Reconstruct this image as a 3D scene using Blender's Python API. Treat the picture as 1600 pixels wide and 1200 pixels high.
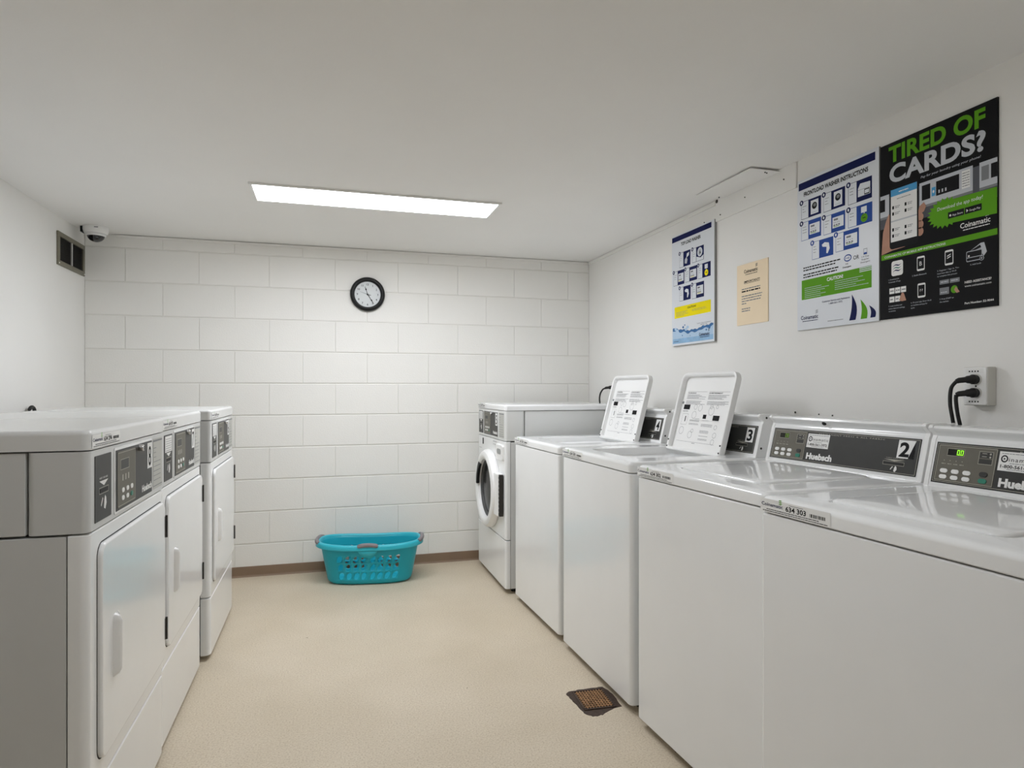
import bpy, bmesh, math, random
from mathutils import Matrix, Vector
random.seed(7)
R = math.radians
PI = math.pi
for o in list(bpy.data.objects):
    bpy.data.objects.remove(o)
SC = bpy.context.scene
COL = SC.collection

# ------------------------------------------------------------------ camera, world, exposure
XL, XR, YB, ZC, YF = -1.379, 1.845, 4.353, 2.111, -1.3      # room: left, right, back, ceiling, front
cam_d = bpy.data.cameras.new('camera')
cam = bpy.data.objects.new('camera', cam_d)
COL.objects.link(cam)
cam_d.sensor_width = 36
cam_d.lens = 36 * 1001.83 / 1600
cam_d.shift_y = 7.9 / 1600
cam_d.clip_start = 0.02
cam.location = (0, 0, 1.1835)
cam.rotation_euler = (R(90), 0, R(-16.12))
SC.camera = cam
w = bpy.data.worlds.new('world')
SC.world = w
w.use_nodes = True
w.node_tree.nodes['Background'].inputs[0].default_value = (0.9, 0.95, 1, 1)
w.node_tree.nodes['Background'].inputs[1].default_value = 0.05
SC.view_settings.view_transform = 'Standard'
SC.view_settings.look = 'None'
SC.view_settings.exposure = 0.0
SC.view_settings.gamma = 1
SC.view_settings.use_curve_mapping = False
SC.cycles.max_bounces = 12        # a small white room: let the light bounce on
SC.cycles.diffuse_bounces = 9
LAMP = 28.0             # emission of the ceiling fixture in view
LAMP_FILL = 9.5        # fill: a made-up second fixture, out of view, added to brighten the near machines

# ------------------------------------------------------------------ materials
def srgb(r, g, b):
    f = lambda c: (c / 255 / 12.92) if c / 255 <= 0.04045 else ((c / 255 + 0.055) / 1.055) ** 2.4
    return (f(r), f(g), f(b), 1)

def mat(name, col, rough=0.5, metal=0.0, spec=0.5, var=0.0, vscale=6.0, bump=0.0, bscale=200.0, emit=0.0, coat=0.0, bdist=0.002, detail=3):
    m = bpy.data.materials.new(name)
    m.use_nodes = True
    nt = m.node_tree
    b = nt.nodes['Principled BSDF']
    c = srgb(*col) if max(col) > 1.001 else (*col, 1)
    b.inputs['Base Color'].default_value = c
    b.inputs['Roughness'].default_value = rough
    b.inputs['Metallic'].default_value = metal
    b.inputs['Specular IOR Level'].default_value = spec
    if coat:
        b.inputs['Coat Weight'].default_value = coat
        b.inputs['Coat Roughness'].default_value = 0.04
    if emit:
        b.inputs['Emission Color'].default_value = c
        b.inputs['Emission Strength'].default_value = emit
    if var or bump:
        tc = nt.nodes.new('ShaderNodeTexCoord')
    if var:
        n = nt.nodes.new('ShaderNodeTexNoise')
        n.inputs['Scale'].default_value = vscale
        n.inputs['Detail'].default_value = detail
        nt.links.new(tc.outputs['Object'], n.inputs['Vector'])
        rp = nt.nodes.new('ShaderNodeValToRGB')
        rp.color_ramp.elements[0].position = 0.3
        rp.color_ramp.elements[1].position = 0.7
        rp.color_ramp.elements[0].color = tuple(x * (1 - var) for x in c[:3]) + (1,)
        rp.color_ramp.elements[1].color = tuple(min(1, x * (1 + var)) for x in c[:3]) + (1,)
        nt.links.new(n.outputs['Fac'], rp.inputs['Fac'])
        nt.links.new(rp.outputs['Color'], b.inputs['Base Color'])
    if bump:
        n2 = nt.nodes.new('ShaderNodeTexNoise')
        n2.inputs['Scale'].default_value = bscale
        n2.inputs['Detail'].default_value = 4
        nt.links.new(tc.outputs['Object'], n2.inputs['Vector'])
        bp = nt.nodes.new('ShaderNodeBump')
        bp.inputs['Strength'].default_value = bump
        bp.inputs['Distance'].default_value = bdist
        nt.links.new(n2.outputs['Fac'], bp.inputs['Height'])
        nt.links.new(bp.outputs['Normal'], b.inputs['Normal'])
    return m

def floor_material():
    m = bpy.data.materials.new('speckled_vinyl')
    m.use_nodes = True
    nt = m.node_tree
    b = nt.nodes['Principled BSDF']
    b.inputs['Roughness'].default_value = 0.42
    b.inputs['Specular IOR Level'].default_value = 0.35
    tc = nt.nodes.new('ShaderNodeTexCoord')
    def noise(scale, detail=2):
        n = nt.nodes.new('ShaderNodeTexNoise')
        n.inputs['Scale'].default_value = scale
        n.inputs['Detail'].default_value = detail
        nt.links.new(tc.outputs['Object'], n.inputs['Vector'])
        return n
    def ramp(n, stops):
        r = nt.nodes.new('ShaderNodeValToRGB')
        while len(r.color_ramp.elements) < len(stops):
            r.color_ramp.elements.new(0.5)
        for e, (p, c) in zip(r.color_ramp.elements, stops):
            e.position = p
            e.color = c
        nt.links.new(n.outputs['Fac'], r.inputs['Fac'])
        return r
    base = ramp(noise(170, 2), [(0.28, srgb(184, 169, 147)), (0.45, srgb(205, 192, 171)), (0.60, srgb(212, 200, 180)), (0.78, srgb(220, 210, 193))])
    big = ramp(noise(2.3, 3), [(0.3, (0.9, 0.89, 0.86, 1)), (0.65, (1, 1, 1, 1))])
    mx = nt.nodes.new('ShaderNodeMix')
    mx.data_type = 'RGBA'
    mx.blend_type = 'MULTIPLY'
    mx.inputs['Factor'].default_value = 1
    nt.links.new(base.outputs['Color'], mx.inputs['A'])
    nt.links.new(big.outputs['Color'], mx.inputs['B'])
    # a few dark specks of dirt
    sp = ramp(noise(38, 1), [(0.17, (0.25, 0.21, 0.17, 1)), (0.2, (1, 1, 1, 1))])
    mx2 = nt.nodes.new('ShaderNodeMix')
    mx2.data_type = 'RGBA'
    mx2.blend_type = 'MULTIPLY'
    mx2.inputs['Factor'].default_value = 1
    nt.links.new(mx.outputs['Result'], mx2.inputs['A'])
    nt.links.new(sp.outputs['Color'], mx2.inputs['B'])
    nt.links.new(mx2.outputs['Result'], b.inputs['Base Color'])
    bp = nt.nodes.new('ShaderNodeBump')
    bp.inputs['Strength'].default_value = 0.12
    bp.inputs['Distance'].default_value = 0.001
    nt.links.new(noise(160, 2).outputs['Fac'], bp.inputs['Height'])
    nt.links.new(bp.outputs['Normal'], b.inputs['Normal'])
    return m

M = {}
M['floor'] = floor_material()
M['wall'] = mat('white_wall_paint', (237, 236, 233), 0.6, spec=0.3, var=0.012, vscale=3, bump=0.15, bscale=160, bdist=0.0012)
M['block'] = mat('white_block_paint', (238, 237, 233), 0.5, spec=0.35, var=0.01, vscale=4, bump=0.45, bscale=130, bdist=0.0016)
M['mortar'] = mat('painted_mortar', (232, 231, 226), 0.6, spec=0.3, bump=0.3, bscale=150)
M['ceiling'] = mat('ceiling_paint', (238, 237, 235), 0.75, spec=0.2, var=0.012, vscale=2, bump=0.1, bscale=90)
M['trim'] = mat('trim_paint', (237, 236, 232), 0.5, bump=0.05)
M['base'] = mat('brown_vinyl_base', (134, 112, 92), 0.4, var=0.05, vscale=9)
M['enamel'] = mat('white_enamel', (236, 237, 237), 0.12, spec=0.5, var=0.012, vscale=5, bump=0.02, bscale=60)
M['enamel_lid_shaded'] = mat('shade_darkened_lid_enamel', (219, 220, 219), 0.2, spec=0.5, var=0.012, vscale=5, bump=0.02, bscale=60)  # dryer lids: enamel darkened, shade of the lid's near side put into the colour
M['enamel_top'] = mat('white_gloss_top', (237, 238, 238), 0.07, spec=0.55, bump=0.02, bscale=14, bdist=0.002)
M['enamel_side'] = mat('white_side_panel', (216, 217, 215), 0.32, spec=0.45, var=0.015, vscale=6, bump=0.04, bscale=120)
M['dryer_side_shaded'] = mat('shade_darkened_side_panel', (203, 204, 203), 0.34, spec=0.45, var=0.015, vscale=6, bump=0.04, bscale=120)  # white darkened: shade on the camera-facing dryer sides is put into the colour
M['plastic'] = mat('white_plastic', (237, 237, 236), 0.35, bump=0.03, bscale=300)
M['plastic_grey'] = mat('grey_plastic', (150, 152, 152), 0.4, bump=0.03, bscale=300)
M['charcoal'] = mat('charcoal_panel', (58, 58, 56), 0.42, spec=0.25, var=0.05, vscale=30)
M['taupe'] = mat('taupe_keypad', (104, 101, 91), 0.45, spec=0.25, var=0.04, vscale=30)
M['outline'] = mat('pale_outline', (178, 175, 162), 0.4, var=0.02)
M['black'] = mat('black_plastic', (16, 16, 16), 0.4, spec=0.25, bump=0.03, bscale=300)
M['blackgap'] = mat('black_gap', (10, 10, 10), 0.6, bump=0.02)
M['rubber'] = mat('black_rubber', (22, 22, 22), 0.6, bump=0.05, bscale=200)
M['ink'] = mat('black_ink', (22, 22, 24), 0.6, spec=0.15, var=0.02)
M['greyink'] = mat('grey_ink', (120, 122, 126), 0.5, var=0.02)
M['white'] = mat('white_print', (232, 232, 230), 0.45, var=0.01)
M['sticker'] = mat('white_sticker', (232, 232, 230), 0.35, var=0.01)
M['navy'] = mat('navy_print', (12, 22, 76), 0.6, spec=0.15, var=0.03)
M['blue'] = mat('blue_print', (44, 78, 156), 0.6, spec=0.15, var=0.03)
M['midblue'] = mat('mid_blue_print', (46, 150, 205), 0.4, var=0.03)
M['skyblue'] = mat('pale_blue_print', (178, 205, 230), 0.4, var=0.04)
M['waterblue'] = mat('water_blue_print', (34, 102, 160), 0.4, var=0.2, vscale=60)
M['waterlight'] = mat('water_light_print', (140, 182, 218), 0.4, var=0.12, vscale=25)
M['green'] = mat('green_print', (94, 160, 28), 0.6, spec=0.15, var=0.03)
M['teal_btn'] = mat('green_button', (20, 118, 96), 0.35, var=0.03)
M['yellow'] = mat('yellow_print', (244, 226, 8), 0.6, spec=0.15, var=0.02)
M['poster_black'] = mat('black_poster', (17, 17, 19), 0.62, spec=0.15, var=0.03)
M['poster_white'] = mat('white_poster', (222, 226, 232), 0.35, var=0.01)
M['poster_grey'] = mat('grey_print', (88, 90, 96), 0.6, spec=0.15, var=0.05, vscale=8)
M['silver'] = mat('silver_print', (190, 194, 200), 0.42, var=0.03)
M['skin'] = mat('skin_print', (186, 142, 122), 0.6, spec=0.15, var=0.08, vscale=30)
M['orange'] = mat('orange_print', (190, 120, 60), 0.45, var=0.05)
M['tan'] = mat('tan_paper', (246, 226, 194), 0.7, var=0.02)
M['board'] = mat('foam_board_edge', (150, 150, 148), 0.7, var=0.03)
M['chrome'] = mat('chrome', (205, 205, 205), 0.12, metal=1.0, bump=0.01)
M['steel'] = mat('stainless_tub', (180, 182, 184), 0.25, metal=0.9, bump=0.05, bscale=60)
M['hinge'] = mat('dark_hinge', (58, 55, 52), 0.4, metal=0.5, bump=0.03)
M['darkglass'] = mat('dark_door_glass', (10, 11, 12), 0.22, spec=0.12, bump=0.01)
M['chart'] = mat('pale_chart', (186, 186, 180), 0.5, var=0.01)
M['gasket'] = mat('grey_gasket', (74, 74, 74), 0.5, bump=0.05)
M['lcd'] = mat('black_display', (14, 16, 12), 0.12, var=0.05)
M['led'] = mat('green_led', (150, 235, 40), 0.4, emit=0.9, var=0.02)
M['dimled'] = mat('dim_green_led', (110, 150, 40), 0.4, emit=0.15, var=0.02)
M['teal'] = mat('teal_plastic', (24, 168, 188), 0.38, spec=0.4, bump=0.03, bscale=90, var=0.02)
M['tealrim'] = mat('teal_rim_plastic', (48, 182, 200), 0.35, spec=0.45, bump=0.02, bscale=90)
M['grip'] = mat('grey_grip', (128, 122, 126), 0.5, bump=0.06, bscale=150)
M['clockface'] = mat('clock_face', (222, 226, 228), 0.5, var=0.01)
M['olive'] = mat('olive_grey_metal', (126, 121, 106), 0.45, metal=0.2, var=0.05, vscale=20)
M['slat'] = mat('dark_louvre', (52, 48, 44), 0.5, var=0.05, vscale=20)
M['rust'] = mat('rusty_grate', (150, 112, 76), 0.65, metal=0.2, var=0.3, vscale=60, bump=0.3, bscale=300)
M['rustdark'] = mat('dark_torn_edge', (62, 46, 36), 0.7, var=0.35, vscale=70, bump=0.6, bscale=180)
M['pit'] = mat('dark_pit', (18, 14, 12), 0.8, bump=0.1)
M['dome'] = mat('smoked_dome', (16, 16, 18), 0.05, spec=0.6, coat=0.5, bump=0.005)
M['platewhite'] = mat('outlet_white', (214, 213, 207), 0.4, bump=0.02)
M['frame_white'] = mat('lamp_frame', (235, 235, 232), 0.4, bump=0.02)
M['diffuser'] = mat('lit_diffuser', (246, 249, 255), 0.5, emit=LAMP, var=0.004)
M['diffuser_fill'] = mat('lit_diffuser_fill', (246, 249, 255), 0.5, emit=LAMP_FILL, var=0.004)

# ------------------------------------------------------------------ mesh helpers
TEXT = {}
def text_mesh(s, bold, shear, space, res):
    k = (s, bold, shear, space, res)
    if k not in TEXT:
        cu = bpy.data.curves.new('lettering', 'FONT')
        cu.body = s
        cu.size = 1
        cu.offset = bold
        cu.shear = shear
        cu.space_character = space
        cu.resolution_u = res
        ob = bpy.data.objects.new('lettering', cu)
        COL.objects.link(ob)
        me = bpy.data.meshes.new_from_object(ob.evaluated_get(bpy.context.evaluated_depsgraph_get()))
        vs = [(v.co.x, v.co.y) for v in me.vertices]
        fs = [tuple(p.vertices) for p in me.polygons]
        bpy.data.objects.remove(ob)
        bpy.data.curves.remove(cu)
        bpy.data.meshes.remove(me)
        xs = [v[0] for v in vs]
        ys = [v[1] for v in vs]
        TEXT[k] = (vs, fs, min(xs), max(xs), min(ys), max(ys))
    return TEXT[k]

def rr(x0, x1, y0, y1, r, seg=4):
    """rounded rectangle, counter clockwise, 4*(seg+1) points"""
    r = max(1e-5, min(r, (x1 - x0) / 2 - 1e-5, (y1 - y0) / 2 - 1e-5))
    out = []
    for cx, cy, a0 in ((x1 - r, y0 + r, -90), (x1 - r, y1 - r, 0), (x0 + r, y1 - r, 90), (x0 + r, y0 + r, 180)):
        for i in range(seg + 1):
            a = R(a0 + 90 * i / seg)
            out.append((cx + r * math.cos(a), cy + r * math.sin(a)))
    return out

class MB:
    def __init__(s, mx=None):
        s.bm = bmesh.new()
        s.mats = []
        s.mx = mx or Matrix.Identity(4)
    def mi(s, m):
        m = M[m] if isinstance(m, str) else m
        if m not in s.mats:
            s.mats.append(m)
        return s.mats.index(m)
    def v(s, p):
        return s.bm.verts.new(s.mx @ Vector(p))
    def face(s, vs, m):
        try:
            f = s.bm.faces.new(vs)
        except ValueError:
            return None
        f.material_index = s.mi(m)
        return f
    def poly(s, pts, z, m):
        return s.face([s.v((p[0], p[1], z)) for p in pts], m)
    def rect(s, x0, x1, y0, y1, z, m):
        return s.poly([(x0, y0), (x1, y0), (x1, y1), (x0, y1)], z, m)
    def disc(s, cx, cy, r, z, m, n=20, ry=None):
        return s.poly([(cx + r * math.cos(2 * PI * i / n), cy + (ry or r) * math.sin(2 * PI * i / n)) for i in range(n)], z, m)
    def frame(s, x0, x1, y0, y1, t, z, m):
        s.rect(x0, x1, y0, y0 + t, z, m)
        s.rect(x0, x1, y1 - t, y1, z, m)
        s.rect(x0, x0 + t, y0 + t, y1 - t, z, m)
        s.rect(x1 - t, x1, y0 + t, y1 - t, z, m)
    def text(s, t, x, y, z, m, w=None, h=None, align='l', bold=0.0, shear=0.0, space=1.0, res=2):
        vs, fs, x0, x1, y0, y1 = text_mesh(t, bold, shear, space, res)
        sy = h / 0.73 if h else None            # h = cap height
        sx = w / (x1 - x0) if w else sy
        sy = sy or sx
        off = {'l': -x0, 'c': -(x0 + x1) / 2, 'r': -x1}[align]
        vv = [s.v((x + (a + off) * sx, y + b * sy, z)) for a, b in vs]
        for f in fs:
            s.face([vv[i] for i in f], m)
    def greek(s, x0, x1, y, h, z, m, rng=None):
        """one line of unreadably small print: a row of word-length bars"""
        x = x0
        while x < x1 - h:
            wd = min(random.uniform(2, 7) * h, x1 - x)
            s.rect(x, x + wd, y, y + h, z, m)
            x += wd + 0.8 * h
    def box(s, a, b, m, r=0.0, seg=2):
        t = bmesh.new()
        c = [(a[i] + b[i]) / 2 for i in range(3)]
        d = [abs(b[i] - a[i]) for i in range(3)]
        bmesh.ops.create_cube(t, size=1, matrix=Matrix.Translation(c) @ Matrix.Diagonal((*d, 1)))
        if r:
            bmesh.ops.bevel(t, geom=list(t.edges), offset=min(r, min(d) * 0.49), segments=seg, profile=0.5, affect='EDGES', clamp_overlap=True)
        mp = {q: s.v(q.co) for q in t.verts}
        for f in t.faces:
            s.face([mp[q] for q in f.verts], m)
        t.free()
    def loft(s, loops, m, cap0=False, cap1=False, closed=True, flip=False):
        """loops: lists of 3-D points, all the same length"""
        rows = [[s.v(p) for p in lp] for lp in loops]
        n = len(rows[0])
        for a, b in zip(rows, rows[1:]):
            for i in range(n if closed else n - 1):
                j = (i + 1) % n
                q = [a[i], a[j], b[j], b[i]]
                s.face(q[::-1] if flip else q, m)
        if cap0:
            s.face(rows[0] if flip else rows[0][::-1], m)
        if cap1:
            s.face(rows[-1][::-1] if flip else rows[-1], m)
    def prism(s, pts, z0, z1, m, r=0.0):
        """vertical prism over a 2-D outline (counter clockwise) along local z"""
        s.loft([[(x, y, z0) for x, y in pts], [(x, y, z1) for x, y in pts]], m, True, True)
    def slab(s, x0, x1, y0, y1, z0, z1, rc, re, m, seg=5, eseg=3, bottom_round=False):
        """rounded-rectangle slab: corner radius rc seen from above, rounded top edge re"""
        loops = []
        if bottom_round:
            for i in range(eseg + 1):
                a = PI / 2 * i / eseg
                k = re * (1 - math.sin(a))
                loops.append([(x, y, z0 + re * (1 - math.cos(a))) for x, y in rr(x0 + k, x1 - k, y0 + k, y1 - k, rc - k, seg)])
        else:
            loops.append([(x, y, z0) for x, y in rr(x0, x1, y0, y1, rc, seg)])
        for i in range(eseg + 1):
            a = PI / 2 * i / eseg
            k = re * (1 - math.cos(a))
            loops.append([(x, y, z1 - re + re * math.sin(a)) for x, y in rr(x0 + k, x1 - k, y0 + k, y1 - k, rc - k, seg)])
        s.loft(loops, m, True, True)
    def tube(s, pts, r, m, n=8, caps=True):
        pts = [Vector(p) for p in pts]
        loops = []
        up = Vector((0.123, 0.456, 0.88)).normalized()
        for i, p in enumerate(pts):
            d = (pts[min(i + 1, len(pts) - 1)] - pts[max(i - 1, 0)]).normalized()
            a = d.cross(up)
            if a.length < 1e-3:
                a = d.cross(Vector((1, 0, 0)))
            a.normalize()
            b = d.cross(a).normalized()
            rad = r[i] if isinstance(r, (list, tuple)) else r
            loops.append([p + rad * (math.cos(2 * PI * k / n) * a + math.sin(2 * PI * k / n) * b) for k in range(n)])
        s.loft(loops, m, caps, caps)
    def lathe(s, prof, c, m, n=32, axis='z', cap0=False, cap1=False):
        """prof: (radius, height) pairs round an axis through c"""
        loops = []
        for r, h in prof:
            lp = []
            for k in range(n):
                a = 2 * PI * k / n
                u, q = r * math.cos(a), r * math.sin(a)
                lp.append({'z': (c[0] + u, c[1] + q, c[2] + h), 'y': (c[0] + u, c[1] + h, c[2] + q), 'x': (c[0] + h, c[1] + u, c[2] + q)}[axis])
            loops.append(lp)
        s.loft(loops, m, cap0, cap1)
    def build(s, name, parent=None, label=None, angle=35, kind=None):
        bmesh.ops.recalc_face_normals(s.bm, faces=[f for f in s.bm.faces]) if getattr(s, 'recalc', False) else None
        me = bpy.data.meshes.new(name)
        s.bm.to_mesh(me)
        s.bm.free()
        for m in s.mats:
            me.materials.append(m)
        for p in me.polygons:
            p.use_smooth = True
        me.set_sharp_from_angle(angle=R(angle))
        me['rounded'] = any(abs(p.normal.dot(me.polygons[0].normal)) < 0.99 for p in me.polygons)
        return link(name, me, parent, label, kind)
    def solid(s):
        s.recalc = True
        return s

def link(name, me, parent=None, label=None, kind=None):
    o = bpy.data.objects.new(name, me)
    COL.objects.link(o)
    if me.get('rounded'):                    # keep big faces flat between their rounded edges
        wn = o.modifiers.new('weighted_normal', 'WEIGHTED_NORMAL')
        wn.keep_sharp = True
        wn.weight = 80
    if parent:
        o.parent = parent
    if label:
        o['label'] = label
    if kind:
        o['kind'] = kind
    return o

def thing(name, label, cat, loc=(0, 0, 0), rz=0.0, group=None):
    o = bpy.data.objects.new(name, None)
    COL.objects.link(o)
    o.empty_display_size = 0.1
    o.location = loc
    o.rotation_euler = (0, 0, rz)
    o['label'] = label
    o['category'] = cat
    if group:
        o['group'] = group
    return o

def plane_mx(o, u, v):
    """frame whose x is u, y is v, z the outward normal"""
    u = Vector(u).normalized()
    v = Vector(v).normalized()
    n = u.cross(v)
    return Matrix(((u.x, v.x, n.x, o[0]), (u.y, v.y, n.y, o[1]), (u.z, v.z, n.z, o[2]), (0, 0, 0, 1)))

# ------------------------------------------------------------------ the room
def room():
    b = MB(); b.box((XL - 0.1, YF - 0.1, -0.1), (XR + 0.1, YB + 0.1, 0), 'floor'); b.build('floor', kind='structure')
    b = MB(); b.box((XL - 0.1, YF - 0.1, ZC), (XR + 0.1, YB + 0.1, ZC + 0.1), 'ceiling'); b.build('ceiling', kind='structure')
    b = MB(); b.box((XL - 0.1, YF - 0.1, 0), (XL, YB + 0.1, ZC), 'wall'); b.build('wall_left', kind='structure')
    b = MB(); b.box((XR, YF - 0.1, 0), (XR + 0.1, YB + 0.1, ZC), 'wall'); wr = b.build('wall_right', kind='structure')
    b = MB(); b.box((XL, YF - 0.1, 0), (XR, YF, ZC), 'wall'); b.build('wall_front', kind='structure')
    # back wall: painted concrete blocks in running bond over a recessed mortar bed
    b = MB(); b.box((XL, YB + 0.0045, 0), (XR, YB + 0.1, ZC), 'mortar'); wb = b.build('wall_back', kind='structure')
    c, L, j, jv = 0.2032, 0.4064, 0.0034, 0.0013
    cache = {}
    for k in range(11):
        z0, z1 = k * c, min((k + 1) * c, ZC)
        off = -1.165 if k % 2 else -0.962
        xs = sorted({XL} | {off + L * i for i in range(-1, 9) if XL + 0.02 < off + L * i < XR - 0.02} | {XR})
        for x0, x1 in zip(xs, xs[1:]):
            key = (round(x1 - x0, 3), round(z1 - z0, 3))
            if key not in cache:
                q = MB()
                q.box((-(x1 - x0) / 2 + jv, -0.001, -(z1 - z0) / 2 + j), ((x1 - x0) / 2 - jv, 0.016, (z1 - z0) / 2 - j), 'block', 0.0032, 2)
                o = q.build('block', wb)
                cache[key] = o.data
            else:
                o = link('block', cache[key], wb)
            o.location = ((x0 + x1) / 2, YB + random.uniform(0, 0.0011), (z0 + z1) / 2)
            o.rotation_euler = (0, 0, R(random.uniform(-0.12, 0.12)))
    # brown cove base along the back wall
    prof = [(0, 0.062), (-0.003, 0.064), (-0.006, 0.062), (-0.0065, 0.02), (-0.009, 0.008), (-0.016, 0.0022), (-0.019, 0), (0, 0)]
    b = MB().solid()
    b.loft([[(x, YB + d, z) for d, z in prof] for x in (XL, XR)], 'base', True, True)
    b.build('baseboard_back', kind='structure')
    # thin strips where walls meet the ceiling
    for n, (x0, x1) in enumerate(((-1.21, -0.031), (-0.029, XR))):
        b = MB(); b.box((x0, YB - 0.011, 2.092), (x1, YB, 2.1075), 'trim', 0.0015); b.build('trim_%d' % (n + 1), kind='structure')
    b = MB(); b.box((XR - 0.011, 2.752, 2.088), (XR, YB - 0.011, 2.109), 'trim', 0.0015); b.build('trim_3', kind='structure')
    b = MB(); b.box((XR - 0.008, 2.19, 2.005), (XR, 2.752, ZC), 'wall', 0.001); b.build('trim_4', kind='structure')
    # screw heads left in the right wall
    for y, z, r in ((2.201, 1.088, 0.004), (2.07, 1.085, 0.0025), (2.0, 1.083, 0.003), (2.74, 2.103, 0.009), (2.71, 2.03, 0.003), (2.86, 2.03, 0.003), (2.52, 2.06, 0.0025), (2.26, 2.06, 0.003)):
        b = MB()
        off = 0.008 if y > 2.19 and y < 2.752 and z > 2.005 else 0
        b.lathe([(r, 0), (r, -0.002), (r * 0.7, -0.0035)], (XR - off, y, z), 'hinge', 12, 'x', False, True)
        b.recalc = True
        b.build('screw', wr)
room()

def ceiling_light(x, y, label, m):
    t = thing('ceiling_light', label, 'light', (x, y, ZC), 0, 'ceiling fixtures')
    b = MB().solid()
    hx, hy = 0.589, 0.141
    for a, c in (((-hx, -hy), (hx, -hy + 0.016)), ((-hx, hy - 0.016), (hx, hy)), ((-hx, -hy + 0.016), (-hx + 0.016, hy - 0.016)), ((hx - 0.016, -hy + 0.016), (hx, hy - 0.016))):
        b.box((a[0], a[1], -0.009), (c[0], c[1], 0), 'frame_white', 0.002)
    b.build('frame', t)
    b = MB(); b.box((-hx + 0.016, -hy + 0.016, -0.006), (hx - 0.016, hy - 0.016, -0.001), m); b.build('diffuser', t)
ceiling_light(0.25, 3.22, 'long lit ceiling light panel with thin white frame, above the basket', M['diffuser'])
ceiling_light(0.25, 1.13, 'added unseen fill light panel on the ceiling, brightening the near machines', M['diffuser_fill'])  # no known fixture here: added out of view as fill light

# ------------------------------------------------------------------ print helpers
def swoosh(b, x, y, s, z, m):
    """three slanted wave strokes of the supplier's emblem"""
    for k in range(3):
        pts = []
        y0 = y + k * 0.34 * s
        n = 8
        up, dn = [], []
        for i in range(n + 1):
            f = i / n
            px = x + s * f
            py = y0 + 0.28 * s * f + 0.07 * s * math.sin(f * 2 * PI)
            th = 0.1 * s * math.sin(PI * min(1, max(0.08, f)))
            up.append((px, py + th))
            dn.append((px, py - th))
        b.poly(dn + up[::-1], z, m)

def id_sticker(mb, x, y, w, h, num, z=0.0004):
    """supplier sticker: emblem, machine number, bar code, two lines of small print"""
    mb.rect(x, x + w, y, y + h, z, 'sticker')
    z2 = z + 0.0003
    mb.text('Coinamatic', x + 0.02 * w, y + 0.48 * h, z2, 'navy', w=0.33 * w, h=0.27 * h, bold=0.015)
    swoosh(mb, x + 0.285 * w, y + 0.74 * h, 0.055 * w, z2, 'green')
    mb.text(num, x + 0.39 * w, y + 0.38 * h, z2, 'ink', w=0.29 * w, h=0.37 * h, bold=0.025)
    mb.rect(x + 0.44 * w, x + 0.64 * w, y + 0.82 * h, y + 0.855 * h, z2, 'greyink')
    bx = x + 0.73 * w
    rnd = random.Random(num)
    while bx < x + 0.94 * w:
        bw = rnd.choice((0.006, 0.01, 0.016)) * w
        mb.rect(bx, bx + bw, y + 0.38 * h, y + 0.62 * h, z2, 'ink')
        bx += bw + rnd.choice((0.006, 0.01)) * w
    mb.greek(x + 0.1 * w, x + 0.85 * w, y + 0.22 * h, 0.05 * h, z2, 'ink')
    mb.greek(x + 0.04 * w, x + 0.97 * w, y + 0.08 * h, 0.05 * h, z2, 'ink')

def key_hand(mb, x, y, s, z):
    """little white hand holding a card, printed under the slot"""
    mb.poly([(x - 0.5 * s, y - 0.1 * s), (x - 0.42 * s, y - 0.2 * s), (x - 0.1 * s, y + 0.25 * s), (x - 0.2 * s, y + 0.34 * s)], z, 'white')
    mb.poly([(x + 0.05 * s, y - 0.35 * s), (x + 0.3 * s, y - 0.45 * s), (x + 0.52 * s, y - 0.1 * s), (x + 0.45 * s, y + 0.25 * s), (x + 0.25 * s, y + 0.42 * s), (x + 0.12 * s, y + 0.15 * s)], z, 'white')

BTN = {}
def button(parent, x, y, w, h, z, m, mx):
    """oval push button standing on a keypad"""
    k = (round(w, 4), round(h, 4), m)
    if k not in BTN:
        b = MB()
        b.slab(-w / 2, w / 2, -h / 2, h / 2, 0, 0.0016, h / 2, 0.0007, m, 4, 2)
        o = b.build('button', parent)
        BTN[k] = o.data
    else:
        o = link('button', BTN[k], parent)
    o.matrix_local = mx @ Matrix.Translation((x, y, z))
    return o

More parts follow.
